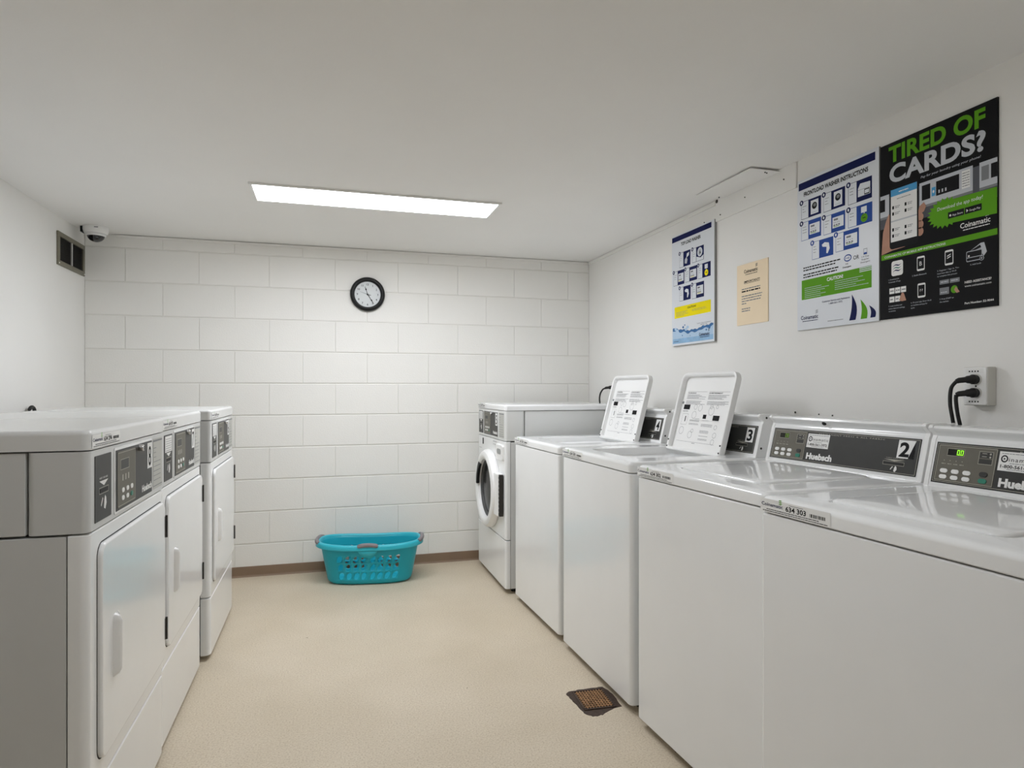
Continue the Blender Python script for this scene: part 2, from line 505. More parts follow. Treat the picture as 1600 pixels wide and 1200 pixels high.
# ------------------------------------------------------------------ front-control console shared by the dryers and the front loader
def front_console(t, W, D, z0, z1, ztop, number, idnum, tagged, side='enamel_side'):
    """housing from z0 to z1, lid from z1 to ztop; front plane at y = 0 facing -y"""
    hw = W / 2
    # rounded housing, open behind where a plain side cover carries on
    b = MB().solid()
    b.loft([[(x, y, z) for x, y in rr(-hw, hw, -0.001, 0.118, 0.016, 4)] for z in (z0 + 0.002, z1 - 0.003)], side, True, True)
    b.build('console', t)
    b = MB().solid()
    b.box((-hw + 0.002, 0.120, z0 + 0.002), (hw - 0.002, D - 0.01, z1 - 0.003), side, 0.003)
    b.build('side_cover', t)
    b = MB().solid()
    b.slab(-hw - 0.001, hw + 0.001, -0.003, D, z1, ztop, 0.018, 0.011, 'enamel_lid_shaded' if side == 'dryer_side_shaded' else 'enamel', 5, 4)
    b.build('lid', t)
    fm = lambda dz=0: plane_mx((-hw, -0.0012 - dz, z0), (1, 0, 0), (0, 0, 1))   # front plane, origin bottom left
    H = z1 - z0
    sx = W / 0.672
    # slot panel
    b = MB(fm())
    x0, x1 = 0.034 * sx, 0.148 * sx
    b.slab(x0, x1, 0.016, H - 0.017, 0, 0.0012, 0.002, 0.0004, 'charcoal', 2, 1)
    cp = b.build('slot_panel', t, 'charcoal panel with card slot')
    b = MB(fm())
    zz = 0.0016
    w2 = x1 - x0
    yb = 0.016
    hh = H - 0.033
    b.text('INSERT CARD HERE', x0 + w2 / 2, yb + 0.63 * hh, zz, 'white', w=0.5 * w2, h=0.022 * hh + 0.001, align='c')
    b.poly([(x0 + 0.24 * w2, yb + 0.60 * hh), (x0 + 0.78 * w2, yb + 0.60 * hh), (x0 + 0.52 * w2, yb + 0.52 * hh)][::-1], zz, 'white')
    b.frame(x0 + 0.24 * w2, x0 + 0.80 * w2, yb + 0.40 * hh, yb + 0.50 * hh, 0.0012, zz, 'outline')
    key_hand(b, x0 + 0.5 * w2, yb + 0.26 * hh, 0.34 * w2, zz)
    if tagged:
        b.rect(x0 + 0.08 * w2, x0 + 0.92 * w2, yb + 0.62 * hh, yb + 0.97 * hh, zz, 'sticker')
        for q in range(6):
            b.greek(x0 + 0.15 * w2, x0 + 0.85 * w2, yb + (0.65 + 0.05 * q) * hh, 0.0016, zz + 0.0003, 'greyink')
    b.build('lettering', cp)
    b = MB(fm()); b.box((x0 + 0.27 * w2, yb + 0.42 * hh, 0.0012), (x0 + 0.77 * w2, yb + 0.48 * hh, 0.0022), 'blackgap'); b.build('card_slot', cp)
    # control door
    x0, x1 = 0.178 * sx, 0.517 * sx
    b = MB(fm())
    b.slab(x0 - 0.006, x1 + 0.003, 0.010, H - 0.010, 0, 0.002, 0.004, 0.0008, 'enamel', 3, 2)
    b.slab(x0, x1, 0.016, H - 0.017, 0.002, 0.0028, 0.002, 0.0003, 'charcoal', 2, 1)
    cd = b.build('control_panel', t, 'charcoal control panel with keypad')
    kx0, kx1 = x0 + 0.012, x0 + 0.165 * sx
    ky0, ky1 = 0.022, H - 0.022
    b = MB(fm(0.0028))
    b.slab(kx0, kx1, ky0, ky1, 0, 0.0008, 0.003, 0.0003, 'taupe', 3, 1)
    b.frame(kx0 + 0.002, kx1 - 0.002, ky0 + 0.003, ky1 - 0.003, 0.0012, 0.0011, 'outline')
    kh = ky1 - ky0
    kw = kx1 - kx0
    b.frame(kx0 + 0.14 * kw, kx0 + 0.62 * kw, ky0 + 0.66 * kh, ky0 + 0.85 * kh, 0.001, 0.0011, 'outline')
    b.rect(kx0 + 0.17 * kw, kx0 + 0.59 * kw, ky0 + 0.67 * kh, ky0 + 0.84 * kh, 0.0010, 'charcoal')
    for q in range(3):
        b.rect(kx0 + (0.24 + 0.16 * q) * kw, kx0 + (0.29 + 0.16 * q) * kw, ky0 + 0.46 * kh, ky0 + 0.57 * kh, 0.0011, 'outline')
    b.build('keypad', cd)
    for r_ in range(2):
        for q in range(3):
            mm = 'teal_btn' if (r_, q) == (0, 2) else 'white'
            button(cd, kx0 + (0.27 + 0.25 * q) * kw, ky0 + (0.15 + 0.14 * r_) * kh, 0.020, 0.012, 0.0036, mm, fm())
    # lock with a chrome barrel
    b = MB(fm()).solid()
    lx, ly = x0 + 0.60 * (x1 - x0), H - 0.028
    b.lathe([(0.0, 0.016), (0.0042, 0.016), (0.0085, 0.0145), (0.0095, 0.012), (0.0095, 0.0027)], (lx, ly, 0), 'chrome', 20)
    b.box((lx - 0.0012, ly - 0.005, 0.0158), (lx + 0.0012, ly + 0.005, 0.0166), 'blackgap')
    b.build('lock', cd, 'chrome lock barrel')
    # number label and maker's lettering
    b = MB(fm())
    nx1 = x1
    b.rect(nx1 - 0.052, nx1 - 0.002, H - 0.096, H - 0.022, 0.0034, 'sticker')
    b.text(number, nx1 - 0.027, H - 0.088, 0.0038, 'ink', w=0.028, h=0.058, align='c', bold=0.012, res=4)
    b.build('number_label', cd, 'white label with the number %s' % number)
    b = MB(fm())
    b.text('Huebsch', x1 - 0.108, 0.030, 0.0034, 'white', w=0.102, h=0.018, bold=0.045)
    b.build('lettering', cd)
    # instruction chart
    x0, x1 = 0.541 * sx, 0.648 * sx
    b = MB(fm())
    b.rect(x0, x1, 0.016, H - 0.016, 0.0006, 'chart')
    b.rect(x0, x1, H - 0.025, H - 0.020, 0.0009, 'greyink')
    for q in range(8):
        yy = H - 0.045 - q * 0.014
        b.greek(x0 + 0.006, x0 + (0.035 if q < 3 else 0.088), yy, 0.0022, 0.0009, 'greyink')
    b.rect(x0, x1, 0.024, 0.0265, 0.0009, 'greyink')
    b.build('instruction_chart', t, 'pale printed chart')
    # supplier sticker on the lid front
    b = MB(plane_mx((-hw, -0.0032, z1), (1, 0, 0), (0, 0, 1)))
    id_sticker(b, 0.012, 0.003, 0.20, 0.029, idnum)
    b.build('id_sticker', t, 'white sticker with %s' % idnum)

def feet(t, W, D, h):
    for x in (-W / 2 + 0.06, W / 2 - 0.06):
        for y in (0.07, D - 0.07):
            b = MB().solid()
            b.lathe([(0.0, 0), (0.018, 0), (0.02, 0.004), (0.012, 0.008), (0.009, h + 0.003), (0.0, h + 0.003)], (x, y, 0), 'rubber', 14)
            b.build('foot', t)

def bent(W, r, z0, z1, depth, m, b, inset=0.0):
    """front sheet wrapped round the two front corners"""
    hw = W / 2
    pts = [(-hw, depth), (-hw, r)] + [(-hw + r - r * math.cos(R(a)), r - r * math.sin(R(a))) for a in (22.5, 45, 67.5)] + [(-hw + r, 0), (hw - r, 0)]
    pts += [(hw - r + r * math.sin(R(a)), r - r * math.cos(R(a))) for a in (22.5, 45, 67.5)] + [(hw, r), (hw, depth)]
    e = 0.003
    def ins(k):
        return [(x * (1 - k / hw), y + k * (1 if y < depth - 1e-6 else 0)) for x, y in pts]
    b.loft([[(x, y, z0) for x, y in ins(e)], [(x, y, z0 + e) for x, y in pts], [(x, y, z1 - e) for x, y in pts], [(x, y, z1) for x, y in ins(e)]], m, True, True)

# ------------------------------------------------------------------ dryers
def dryer(c, rz, number, idnum, label, tagged):
    W, D = 0.672, 0.711
    hw = W / 2
    t = thing('dryer', label, 'dryer', (c[0], c[1], 0), rz, 'front-control dryers along the left wall')
    b = MB().solid()
    b.box((-hw + 0.001, 0.043, 0.022), (hw - 0.001, D - 0.004, 0.860), 'dryer_side_shaded', 0.003)
    b.build('cabinet', t)
    feet(t, W, D, 0.022)
    b = MB().solid(); bent(W, 0.02, 0.275, 0.861, 0.040, 'enamel', b); b.build('front_panel', t)
    b = MB().solid(); bent(W, 0.02, 0.022, 0.271, 0.040, 'enamel', b); b.build('lower_panel', t)
    # door: rounded panel standing a little proud of a dark reveal
    dx0, dx1, dz0, dz1 = -hw + 0.055, hw - 0.016, 0.326, 0.826
    mx = plane_mx((0, 0, 0), (1, 0, 0), (0, 0, 1))
    b = MB(mx); b.slab(dx0 - 0.003, dx1 + 0.003, dz0 - 0.003, dz1 + 0.003, -0.002, 0.0006, 0.034, 0.0003, 'blackgap', 6, 1); b.build('door_gap', t, 'dark gap round the door')
    b = MB(mx).solid(); b.slab(dx0, dx1, dz0, dz1, 0.0005, 0.011, 0.032, 0.006, 'enamel', 7, 4); d = b.build('door', t)
    # pull: raised bow with a scooped inside
    b = MB(mx).solid()
    hx, hz0, hz1 = dx0 + 0.075, 0.488, 0.640
    prof = [(0.0, 0.010), (0.006, 0.022), (0.012, 0.027), (0.0175, 0.027), (0.0195, 0.024), (0.0205, 0.012), (0.035, 0.012), (0.0355, 0.017), (0.038, 0.016), (0.040, 0.010)]
    loops = []
    for k, (z, s) in enumerate(((hz0, 0.05), (hz0 + 0.006, 0.7), (hz0 + 0.018, 1), (hz1 - 0.018, 1), (hz1 - 0.006, 0.7), (hz1, 0.05))):
        loops.append([(hx + px, z, 0.010 + (py - 0.010) * s) for px, py in prof])
    b.loft(loops, 'plastic', True, True)
    b.build('door_handle', d)
    for z in (0.386, 0.711):
        b = MB(mx).solid()
        b.box((dx1 - 0.012, z, 0.004), (dx1 + 0.006, z + 0.068, 0.0125), 'hinge', 0.002)
        b.tube([(dx1 + 0.001, z - 0.001, 0.0125), (dx1 + 0.001, z + 0.069, 0.0125)], 0.004, 'hinge', 8)
        b.build('hinge', t, 'dark door hinge')
    front_console(t, W, D, 0.863, 1.048, 1.092, number, idnum, tagged, 'dryer_side_shaded')
    return t

dryer((-0.505, 1.955), R(90), '8', '634 296', 'white front-control dryer numbered 8, nearest the camera on the left', False)
dryer((-0.512, 2.630), R(90), '7', '634 297', 'white dryer standing between dryer 8 and the farthest dryer on the left', True)
dryer((-0.486, 3.382), R(90), '6', '634 298', 'farthest of the three white dryers, with its shade-darkened side showing, near the block wall', True)

# ------------------------------------------------------------------ front-load washer
def front_loader():
    W, D = 0.683, 0.711
    hw = W / 2
    t = thing('front_load_washer', 'white front-loading washer numbered 5 with round dark glass door, in the far right corner', 'washer', (0.987, 3.895, 0), R(-90))
    b = MB().solid(); b.box((-hw + 0.001, 0.033, 0.030), (hw - 0.001, D - 0.004, 0.876), 'enamel_side', 0.003); b.build('cabinet', t)
    feet(t, W, D, 0.03)
    b = MB().solid(); bent(W, 0.014, 0.312, 0.879, 0.030, 'enamel', b); b.build('front_panel', t)
    b = MB().solid(); bent(W, 0.014, 0.030, 0.307, 0.030, 'enamel', b); b.build('lower_panel', t)
    mx = plane_mx((0, 0, 0), (1, 0, 0), (0, 0, 1))
    c = (-0.0, 0.566, 0)
    b = MB(mx).solid()
    b.lathe([(0.238, 0.001), (0.242, 0.012), (0.240, 0.026), (0.228, 0.044), (0.210, 0.051), (0.192, 0.049), (0.180, 0.040), (0.176, 0.026), (0.176, 0.004)], c, 'plastic', 56)
    d = b.build('door', t, 'white round door ring')
    b = MB(mx).solid()
    b.lathe([(0.177, 0.022), (0.172, 0.024), (0.164, 0.020), (0.158, 0.008)], c, 'gasket', 48)
    b.build('inner_ring', d)
    b = MB(mx).solid()
    b.lathe([(0.0, 0.022), (0.05, 0.0215), (0.10, 0.0195), (0.14, 0.0155), (0.162, 0.009)], c, 'darkglass', 48)
    b.build('door_glass', d, 'dark bulging door glass')
    # grip recess in the ring, on the left
    b = MB(mx).solid()
    pts = []
    for i in range(9):
        a = R(128 + 50 * i / 8)
        pts.append((c[0] + 0.196 * math.cos(a), c[1] + 0.196 * math.sin(a)))
    inn = [(c[0] + (x - c[0]) * 0.86, c[1] + (y - c[1]) * 0.86) for x, y in pts]
    b.prism((pts + inn[::-1]), 0.034, 0.0505, 'blackgap')
    b.build('door_grip', d, 'dark finger recess')
    b = MB(mx).solid()
    b.box((0.200, 0.440, 0.0), (0.292, 0.690, 0.034), 'plastic', 0.008, 3)
    b.build('hinge_cover', d)
    b = MB(mx).solid()
    b.box((0.292, 0.444, 0.004), (0.312, 0.686, 0.027), 'hinge', 0.002)
    for k in range(10):
        b.box((0.296, 0.450 + k * 0.0235, 0.0265), (0.308, 0.463 + k * 0.0235, 0.0285), 'blackgap')
    b.build('hinge', d, 'dark hinge strip with slots')
    # soap drawer
    b = MB(mx).solid(); b.slab(0.165, 0.312, 0.765, 0.857, 0, 0.012, 0.014, 0.005, 'plastic', 4, 3); s = b.build('soap_drawer', t)
    b = MB(mx).solid(); b.slab(0.196, 0.282, 0.800, 0.832, 0.0115, 0.0128, 0.015, 0.0006, 'plastic_grey', 5, 1); b.build('drawer_grip', s, 'grey finger recess')
    b = MB(mx)
    b.rect(-0.215, -0.185, 0.825, 0.865, 0.0006, 'ink')
    b.greek(0.06, 0.15, 0.862, 0.004, 0.0006, 'greyink')
    b.greek(0.06, 0.13, 0.845, 0.003, 0.0006, 'greyink')
    b.greek(-0.30, -0.24, 0.795, 0.004, 0.0006, 'greyink')
    b.build('front_stickers', t, 'small dark stickers')
    front_console(t, W, D, 0.881, 1.059, 1.092, '5', '634 299', True)
front_loader()

# ------------------------------------------------------------------ top-load washers
def lid_print(b, W, H):
    """the instructions printed on the underside of a raised lid: black print, four dark squares, line drawings"""
    z = 0.0006
    for x0, ttl in ((0.12, 'WARNING'), (0.52, 'AVERTISSEMENT')):
        b.rect(x0 * W, (x0 + 0.36) * W, 0.765 * H, 0.767 * H, z, 'ink')
        b.text(ttl, x0 * W, 0.742 * H, z, 'ink', w=0.16 * W if x0 < 0.5 else 0.24 * W, h=0.012 * H, bold=0.03)
        for q in range(5):
            b.greek(x0 * W, (x0 + random.uniform(0.22, 0.37)) * W, (0.722 - 0.0125 * q) * H, 0.0016, z, 'greyink')
        for q in range(4):
            b.greek(x0 * W, (x0 + random.uniform(0.26, 0.37)) * W, (0.642 - 0.0125 * q) * H, 0.0016, z, 'greyink')
    for x, y, w, h in ((0.10, 0.535, 0.12, 0.062), (0.50, 0.43, 0.06, 0.05), (0.68, 0.415, 0.11, 0.062)):
        b.rect(x * W, (x + w) * W, y * H, (y + h) * H, z, 'ink')
    def ring(x, y, r):
        n = 14
        for i in range(n):
            a0, a1 = 2 * PI * i / n, 2 * PI * (i + 1) / n
            b.poly([(x + r * math.cos(a0), y + r * math.sin(a0)), (x + r * math.cos(a1), y + r * math.sin(a1)),
                    (x + (r - 0.0012) * math.cos(a1), y + (r - 0.0012) * math.sin(a1)), (x + (r - 0.0012) * math.cos(a0), y + (r - 0.0012) * math.sin(a0))], z, 'greyink')
    for x, y, r in ((0.33, 0.57, 0.012), (0.33, 0.47, 0.017), (0.42, 0.56, 0.015), (0.63, 0.53, 0.02), (0.62, 0.58, 0.01), (0.72, 0.58, 0.008), (0.15, 0.265, 0.018), (0.33, 0.22, 0.016), (0.36, 0.27, 0.009), (0.76, 0.335, 0.01), (0.77, 0.24, 0.012), (0.76, 0.16, 0.012)):
        ring(x * W, y * H, r)
    b.frame(0.11 * W, 0.22 * W, 0.34 * H, 0.48 * H, 0.0009, z, 'greyink')
    b.rect(0.17 * W, 0.185 * W, 0.38 * H, 0.45 * H, z, 'ink')
    for x0, x1, y in ((0.10, 0.2, 0.515), (0.10, 0.2, 0.505), (0.27, 0.45, 0.40), (0.27, 0.45, 0.388), (0.27, 0.44, 0.36), (0.27, 0.45, 0.348), (0.5, 0.7, 0.36), (0.5, 0.7, 0.348), (0.5, 0.7, 0.335), (0.5, 0.66, 0.28), (0.5, 0.66, 0.268), (0.5, 0.66, 0.255), (0.5, 0.66, 0.215), (0.5, 0.66, 0.18), (0.5, 0.66, 0.168), (0.36, 0.45, 0.42), (0.5, 0.62, 0.405)):
        b.greek(x0 * W, x1 * W, y * H, 0.0016, z, 'greyink')
    b.rect(0.10 * W, 0.80 * W, 0.130 * H, 0.1325 * H, z, 'greyink')
    b.rect(0.27 * W, 0.80 * W, 0.405 * H, 0.4065 * H, z, 'greyink')
    b.rect(0.40 * W, 0.46 * W, 0.115 * H, 0.12 * H, z, 'greyink')

def top_loader(c, delta, number, idnum, label, is_open, lit):
    W, D = 0.652, 0.690
    hw = W / 2
    t = thing('top_load_washer', label, 'washer', (c[0], c[1], 0), R(-90 + delta), 'top-loading washers along the right wall')
    b = MB().solid(); b.box((-hw + 0.001, 0.036, 0.030), (hw - 0.001, D - 0.004, 0.873), 'enamel_side', 0.003); b.build('cabinet', t)
    feet(t, W, D, 0.03)
    b = MB().solid(); bent(W, 0.016, 0.030, 0.874, 0.033, 'enamel', b); b.build('front_panel', t)
    # top deck, with a well for the lid
    zd, z0 = 0.917, 0.877
    x1, y0, y1 = 0.205, 0.085, 0.500
    S = 6
    lp = lambda k, z, rc=0.022: [(x, y, z) for x, y in rr(-hw + k, hw - k, -0.002 + k, D - k, max(rc - k, 0.004), S)]
    loops = [lp(0.004, z0), lp(0.0, z0 + 0.003), lp(0.0, zd - 0.014), lp(0.002, zd - 0.008), lp(0.006, zd - 0.003), lp(0.013, zd - 0.0005), lp(0.03, zd)]
    wl = lambda k, z: [(x, y, z) for x, y in rr(-x1 + k, x1 - k, y0 + k, y1 - k, 0.035, S)]
    b = MB().solid()
    if is_open:
        loops += [wl(-0.006, zd + 0.0005), wl(-0.002, zd - 0.001), wl(0.0, zd - 0.005), wl(0.004, zd - 0.030), wl(0.012, zd - 0.036)]
        cx, cy = 0.0, 0.30
        def circ(r, z):
            out = []
            for x, y, _ in wl(0, 0):
                a = math.atan2(y - cy, x - cx)
                out.append((cx + r * math.cos(a), cy + r * math.sin(a), z))
            return out
        loops += [circ(0.172, zd - 0.040), circ(0.166, zd - 0.044), circ(0.164, zd - 0.06)]
        b.loft(loops, 'enamel_top', True, False)
        b.build('top_deck', t)
        b = MB().solid()
        b.lathe([(0.168, zd - 0.062), (0.20, zd - 0.075), (0.215, zd - 0.10), (0.212, zd - 0.40), (0.19, zd - 0.43), (0.0, zd - 0.435)], (cx, cy, 0), 'steel', 40)
        b.build('wash_tub', t, 'steel wash tub')
        b = MB().solid()
        b.lathe([(0.10, zd - 0.42), (0.05, zd - 0.37), (0.04, zd - 0.2), (0.034, zd - 0.14), (0.0, zd - 0.13)], (cx, cy, 0), 'plastic', 24)
        for k in range(4):
            a = PI / 2 * k
            b.box((cx + 0.09 * math.cos(a) - 0.02, cy + 0.09 * math.sin(a) - 0.02, zd - 0.42), (cx + 0.09 * math.cos(a) + 0.02, cy + 0.09 * math.sin(a) + 0.02, zd - 0.35), 'plastic', 0.006)
        b.build('agitator', t)
        # raised lid leaning on the console: shallow tray seen from below
        LW, LH, LT = 0.405, 0.362, 0.026
        lean = R(15)
        o = (-LW / 2, 0.487, 0.903)
        mx = plane_mx(o, (1, 0, 0), (0, math.sin(lean), math.cos(lean)))
        rc = 0.038
        def tray(k, z):
            top = rr(k, LW - k, k, LH - k, max(rc - k, 0.004), 6)
            bot = rr(k, LW - k, k, LH - k, 0.006, 6)
            return [(p[0], p[1], z) if p[1] > LH / 2 else (q[0], q[1], z) for p, q in zip(top, bot)]
        b = MB(mx).solid()
        b.loft([tray(0.004, -0.002), tray(0.0, 0.002), tray(0.0, LT - 0.005), tray(0.002, LT - 0.001), tray(0.006, LT), tray(0.010, LT), tray(0.014, LT - 0.003), tray(0.0155, 0.005), tray(0.018, 0.0035)], 'plastic', True, True)
        l = b.build('lid', t, 'raised lid showing its printed underside')
        b = MB(mx @ Matrix.Translation((0, 0, 0.0036)))
        lid_print(b, LW, LH)
        b.build('printed_instructions', l, 'black printed instructions')
        for x in (0.011, LW - 0.011):
            b = MB(mx).solid()
            b.lathe([(0.0, 0.009), (0.004, 0.0085), (0.006, 0.006), (0.006, 0.003)], (x + (0.016 if x < 0.1 else -0.016), 0.62 * LH, 0), 'plastic_grey', 12)
            b.build('lid_bumper', l, 'grey round bumper')
        for x in (0.008, LW - 0.008):
            for y in (0.014, 0.045):
                b = MB(mx).solid()
                b.lathe([(0.0, LT + 0.0025), (0.003, LT + 0.002), (0.0042, LT - 0.001)], (x, y, 0), 'blackgap', 10)
                b.build('hinge_screw', l, 'dark hinge screw')
    else:
        loops += [wl(-0.004, zd + 0.0005), wl(-0.0015, zd - 0.0015), wl(0.0, zd - 0.008)]
        b.loft(loops, 'enamel_top', True, True)
        b.build('top_deck', t)
        b = MB().solid()
        ll = lambda k, z: [(x, y, z) for x, y in rr(-x1 + 0.003 + k, x1 - 0.003 - k, y0 + 0.003 + k, y1 - 0.003 - k, 0.032, S)]
        b.loft([ll(0, zd - 0.0075), ll(0, zd), ll(0.002, zd + 0.0035), ll(0.007, zd + 0.0060), ll(0.016, zd + 0.0068), ll(0.05, zd + 0.0078), ll(0.12, zd + 0.0084)], 'enamel_top', True, True)
        l = b.build('lid', t)
    # console: leaning face under a rounded hood
    cw = 0.318
    yb = 0.547
    prof = [(yb, 0.9165), (yb + 0.002, 0.921), (yb + 0.033, 1.044), (yb + 0.0365, 1.0485), (yb + 0.038, 1.054), (yb + 0.0355, 1.0595), (yb + 0.029, 1.065), (yb + 0.0225, 1.070), (yb + 0.020, 1.075), (yb + 0.0225, 1.0805), (yb + 0.030, 1.083), (yb + 0.100, 1.083), (yb + 0.110, 1.078), (yb + 0.112, 1.070), (yb + 0.085, 0.9165)]
    b = MB().solid()
    b.loft([[(x, y, z) for y, z in prof] for x in (-cw + 0.014, cw - 0.014)], 'enamel', True, True)
    b.build('console', t)
    for sgn in (-1, 1):
        b = MB().solid()
        xa, xb, xc = sgn * (cw - 0.0135), sgn * (cw - 0.001), sgn * cw
        def pr(x, g):
            my = yb + 0.06
            mz = 0.998
            return [(x, my + (y - my) * (1 + g), mz + (z - mz) * (1 + g) if z > 0.92 else z) for y, z in prof]
        b.loft([pr(xa, 0.02), pr(xb, 0.02), pr(xc, 0.005)], 'plastic', True, True)
        e = b.build('end_cap', t)
        for y, z in ((yb + 0.026, 0.951), (yb + 0.052, 1.070)):
            b = MB().solid()
            b.lathe([(0.0, 0.003 * sgn), (0.0028, 0.0027 * sgn), (0.0045, 0.001 * sgn), (0.0045, -0.002 * sgn)], (xc, y, z), 'hinge', 10, 'x')
            b.build('screw', e, 'dark screw head')
    # printed face
    lean = math.atan2(0.031, 0.123)
    FW, FH = 0.596, 0.112
    fx = plane_mx((-FW / 2, yb + 0.002 + 0.0080 * math.sin(lean), 0.921 + 0.0080 * math.cos(lean)), (1, 0, 0), (0, math.sin(lean), math.cos(lean)))
    b = MB(fx)
    b.slab(0, FW, 0, FH, -0.001, 0.0008, 0.002, 0.0003, 'charcoal', 2, 1)
    b.frame(0.0035, FW - 0.0035, 0.0035, FH - 0.0035, 0.0011, 0.0012, 'outline')
    b.frame(0, FW, 0, FH, 0.0026, 0.0012, 'blackgap')
    cp = b.build('control_panel', t, 'charcoal control face with keypad')
    z = 0.0012
    b = MB(fx)
    kx1, ky0, ky1 = 0.163, 0.006, FH - 0.006
    b.slab(0.007, kx1, ky0, ky1, 0.0008, 0.0013, 0.003, 0.0002, 'taupe', 3, 1)
    b.frame(0.009, kx1 - 0.001, ky0 + 0.002, ky1 - 0.002, 0.001, 0.0016, 'outline')
    # indicator windows at the right of the keypad
    b.frame(0.118, 0.154, 0.062, 0.096, 0.0009, 0.0016, 'outline')
    b.rect(0.120, 0.152, 0.079, 0.094, 0.0016, 'charcoal')
    b.rect(0.120, 0.152, 0.064, 0.076, 0.0016, 'charcoal')
    b.rect(0.126, 0.138, 0.090, 0.0915, 0.0019, 'outline')
    b.rect(0.126, 0.138, 0.082, 0.0835, 0.0019, 'outline')
    b.disc(0.147, 0.090, 0.0026, 0.0019, 'outline', 8)
    b.disc(0.147, 0.082, 0.0026, 0.0019, 'outline', 8)
    for q in range(4):
        b.disc(0.028 + 0.0165 * q, 0.063, 0.0013, 0.0016, 'outline', 8)
        b.greek(0.022 + 0.0165 * q, 0.033 + 0.0165 * q, 0.053, 0.0018, 0.0016, 'outline')
    b.build('keypad', cp)
    b = MB(fx)
    b.rect(0.033, 0.080, 0.0765, 0.0965, 0.0016, 'outline')
    b.rect(0.034, 0.079, 0.0775, 0.0955, 0.0019, 'lcd')
    if lit:
        def seg7(x, y, w, h, on):
            tq = 0.0021
            for k in on:
                q = {'a': (x, x + w, y + h - tq, y + h), 'd': (x, x + w, y, y + tq), 'g': (x, x + w, y + h / 2 - tq / 2, y + h / 2 + tq / 2),
                     'f': (x, x + tq, y + h / 2, y + h), 'e': (x, x + tq, y, y + h / 2), 'b': (x + w - tq, x + w, y + h / 2, y + h), 'c': (x + w - tq, x + w, y, y + h / 2)}[k]
                b.rect(*q, 0.0022, 'led' if lit == 2 else 'dimled')
        seg7(0.060, 0.0795, 0.0075, 0.014, 'abcdef')
        seg7(0.0700, 0.0795, 0.0075, 0.014, 'abcdef')
        b.disc(0.0688, 0.0800, 0.001, 0.0022, 'led' if lit == 2 else 'dimled', 6)
    b.build('display', cp, 'black display with green digits' if lit else 'black display')
    for r_ in range(2):
        for q in range(3):
            button(cp, 0.032 + 0.031 * q, 0.018 + 0.0165 * r_, 0.021, 0.0115, 0.0014, 'white', fx)
    button(cp, 0.137, 0.036, 0.021, 0.013, 0.0014, 'charcoal', fx)
    button(cp, 0.137, 0.019, 0.022, 0.0125, 0.0014, 'teal_btn', fx)
    if number in '12':
        b = MB(fx)
        b.rect(0.168, 0.264, 0.052, 0.101, z, 'sticker')
        b.greek(0.174, 0.258, 0.095, 0.0016, z + 0.0003, 'greyink')
        for a in range(20):
            a0, a1 = 2 * PI * a / 20, 2 * PI * (a + 1) / 20
            p = lambda r, aa: (0.1815 + r * math.cos(aa), 0.0825 + 1.1 * r * math.sin(aa))
            b.poly([p(0.0085, a0), p(0.0085, a1), p(0.0055, a1), p(0.0055, a0)], z + 0.0003, 'ink')
        b.poly([(0.1795, 0.0795), (0.1845, 0.0825), (0.1795, 0.0855)], z + 0.0003, 'ink')
        b.text('inamatic', 0.192, 0.0765, z + 0.0003, 'ink', w=0.068, h=0.011, space=1.2)
        b.greek(0.195, 0.235, 0.071, 0.0015, z + 0.0003, 'greyink')
        b.text('1-800-561-1972', 0.174, 0.0595, z + 0.0003, 'ink', w=0.084, h=0.0085, bold=0.02)
        b.greek(0.19, 0.245, 0.0555, 0.0014, z + 0.0003, 'greyink')
        b.build('phone_sticker', cp, 'white sticker with a phone number')
    b = MB(fx)
    b.text('PERMANENT PRESS & ALL FABRIC', 0.215, 0.100, z, 'outline', w=0.26, h=0.0042, space=1.25, res=1)
    b.build('fabric_lettering', cp)
    b = MB(fx)
    b.text('Huebsch', 0.176, 0.012, z, 'white', w=0.112, h=0.021, bold=0.05)
    b.build('maker_lettering', cp)
    b = MB(fx)
    b.text('INSERT CARD HERE', FW - 0.076, 0.0465, z, 'outline', w=0.058, h=0.0028, align='c', res=1)
    b.poly([(FW - 0.112, 0.0435), (FW - 0.076, 0.0385), (FW - 0.040, 0.0435)], z, 'outline')
    b.frame(FW - 0.114, FW - 0.042, 0.026, 0.0375, 0.0010, z, 'outline')
    key_hand(b, FW - 0.075, 0.016, 0.022, z)
    b.build('slot_lettering', cp)
    b = MB(fx); b.box((FW - 0.112, 0.028, 0.0008), (FW - 0.044, 0.0355, 0.0022), 'blackgap'); b.build('card_slot', cp)
    b = MB(fx)
    if number == '2':
        b.rect(FW - 0.072, FW - 0.016, 0.050, 0.105, z, 'sticker')
        b.poly([(FW - 0.034, 0.050), (FW - 0.016, 0.050), (FW - 0.016, 0.105)], z + 0.0003, 'ink')
        b.text('2', FW - 0.049, 0.056, z + 0.0003, 'ink', w=0.033, h=0.043, align='c', bold=0.035, res=4)
    else:
        b.rect(FW - 0.062, FW - 0.016, 0.044, 0.103, z, 'sticker')
        b.text(number, FW - 0.039, 0.051, z + 0.0003, 'ink', w=0.030, h=0.045, align='c', bold=0.03, res=4)
    b.build('number_label', cp, 'white label with the number %s' % number)
    # plug of the hood
    b = MB().solid()
    b.lathe([(0.0, -0.004), (0.006, -0.0035), (0.0078, -0.0005), (0.0078, 0.004)], (-0.06, yb + 0.026, 1.0665), 'black', 16, 'y')
    b.build('hood_plug', t, 'black plug in the hood')
    b = MB(plane_mx((-hw, -0.0022, z0), (1, 0, 0), (0, 0, 1)))
    id_sticker(b, 0.006, 0.0025, 0.222, 0.0325, idnum)
    b.build('id_sticker', t, 'white sticker with %s' % idnum)
    return t

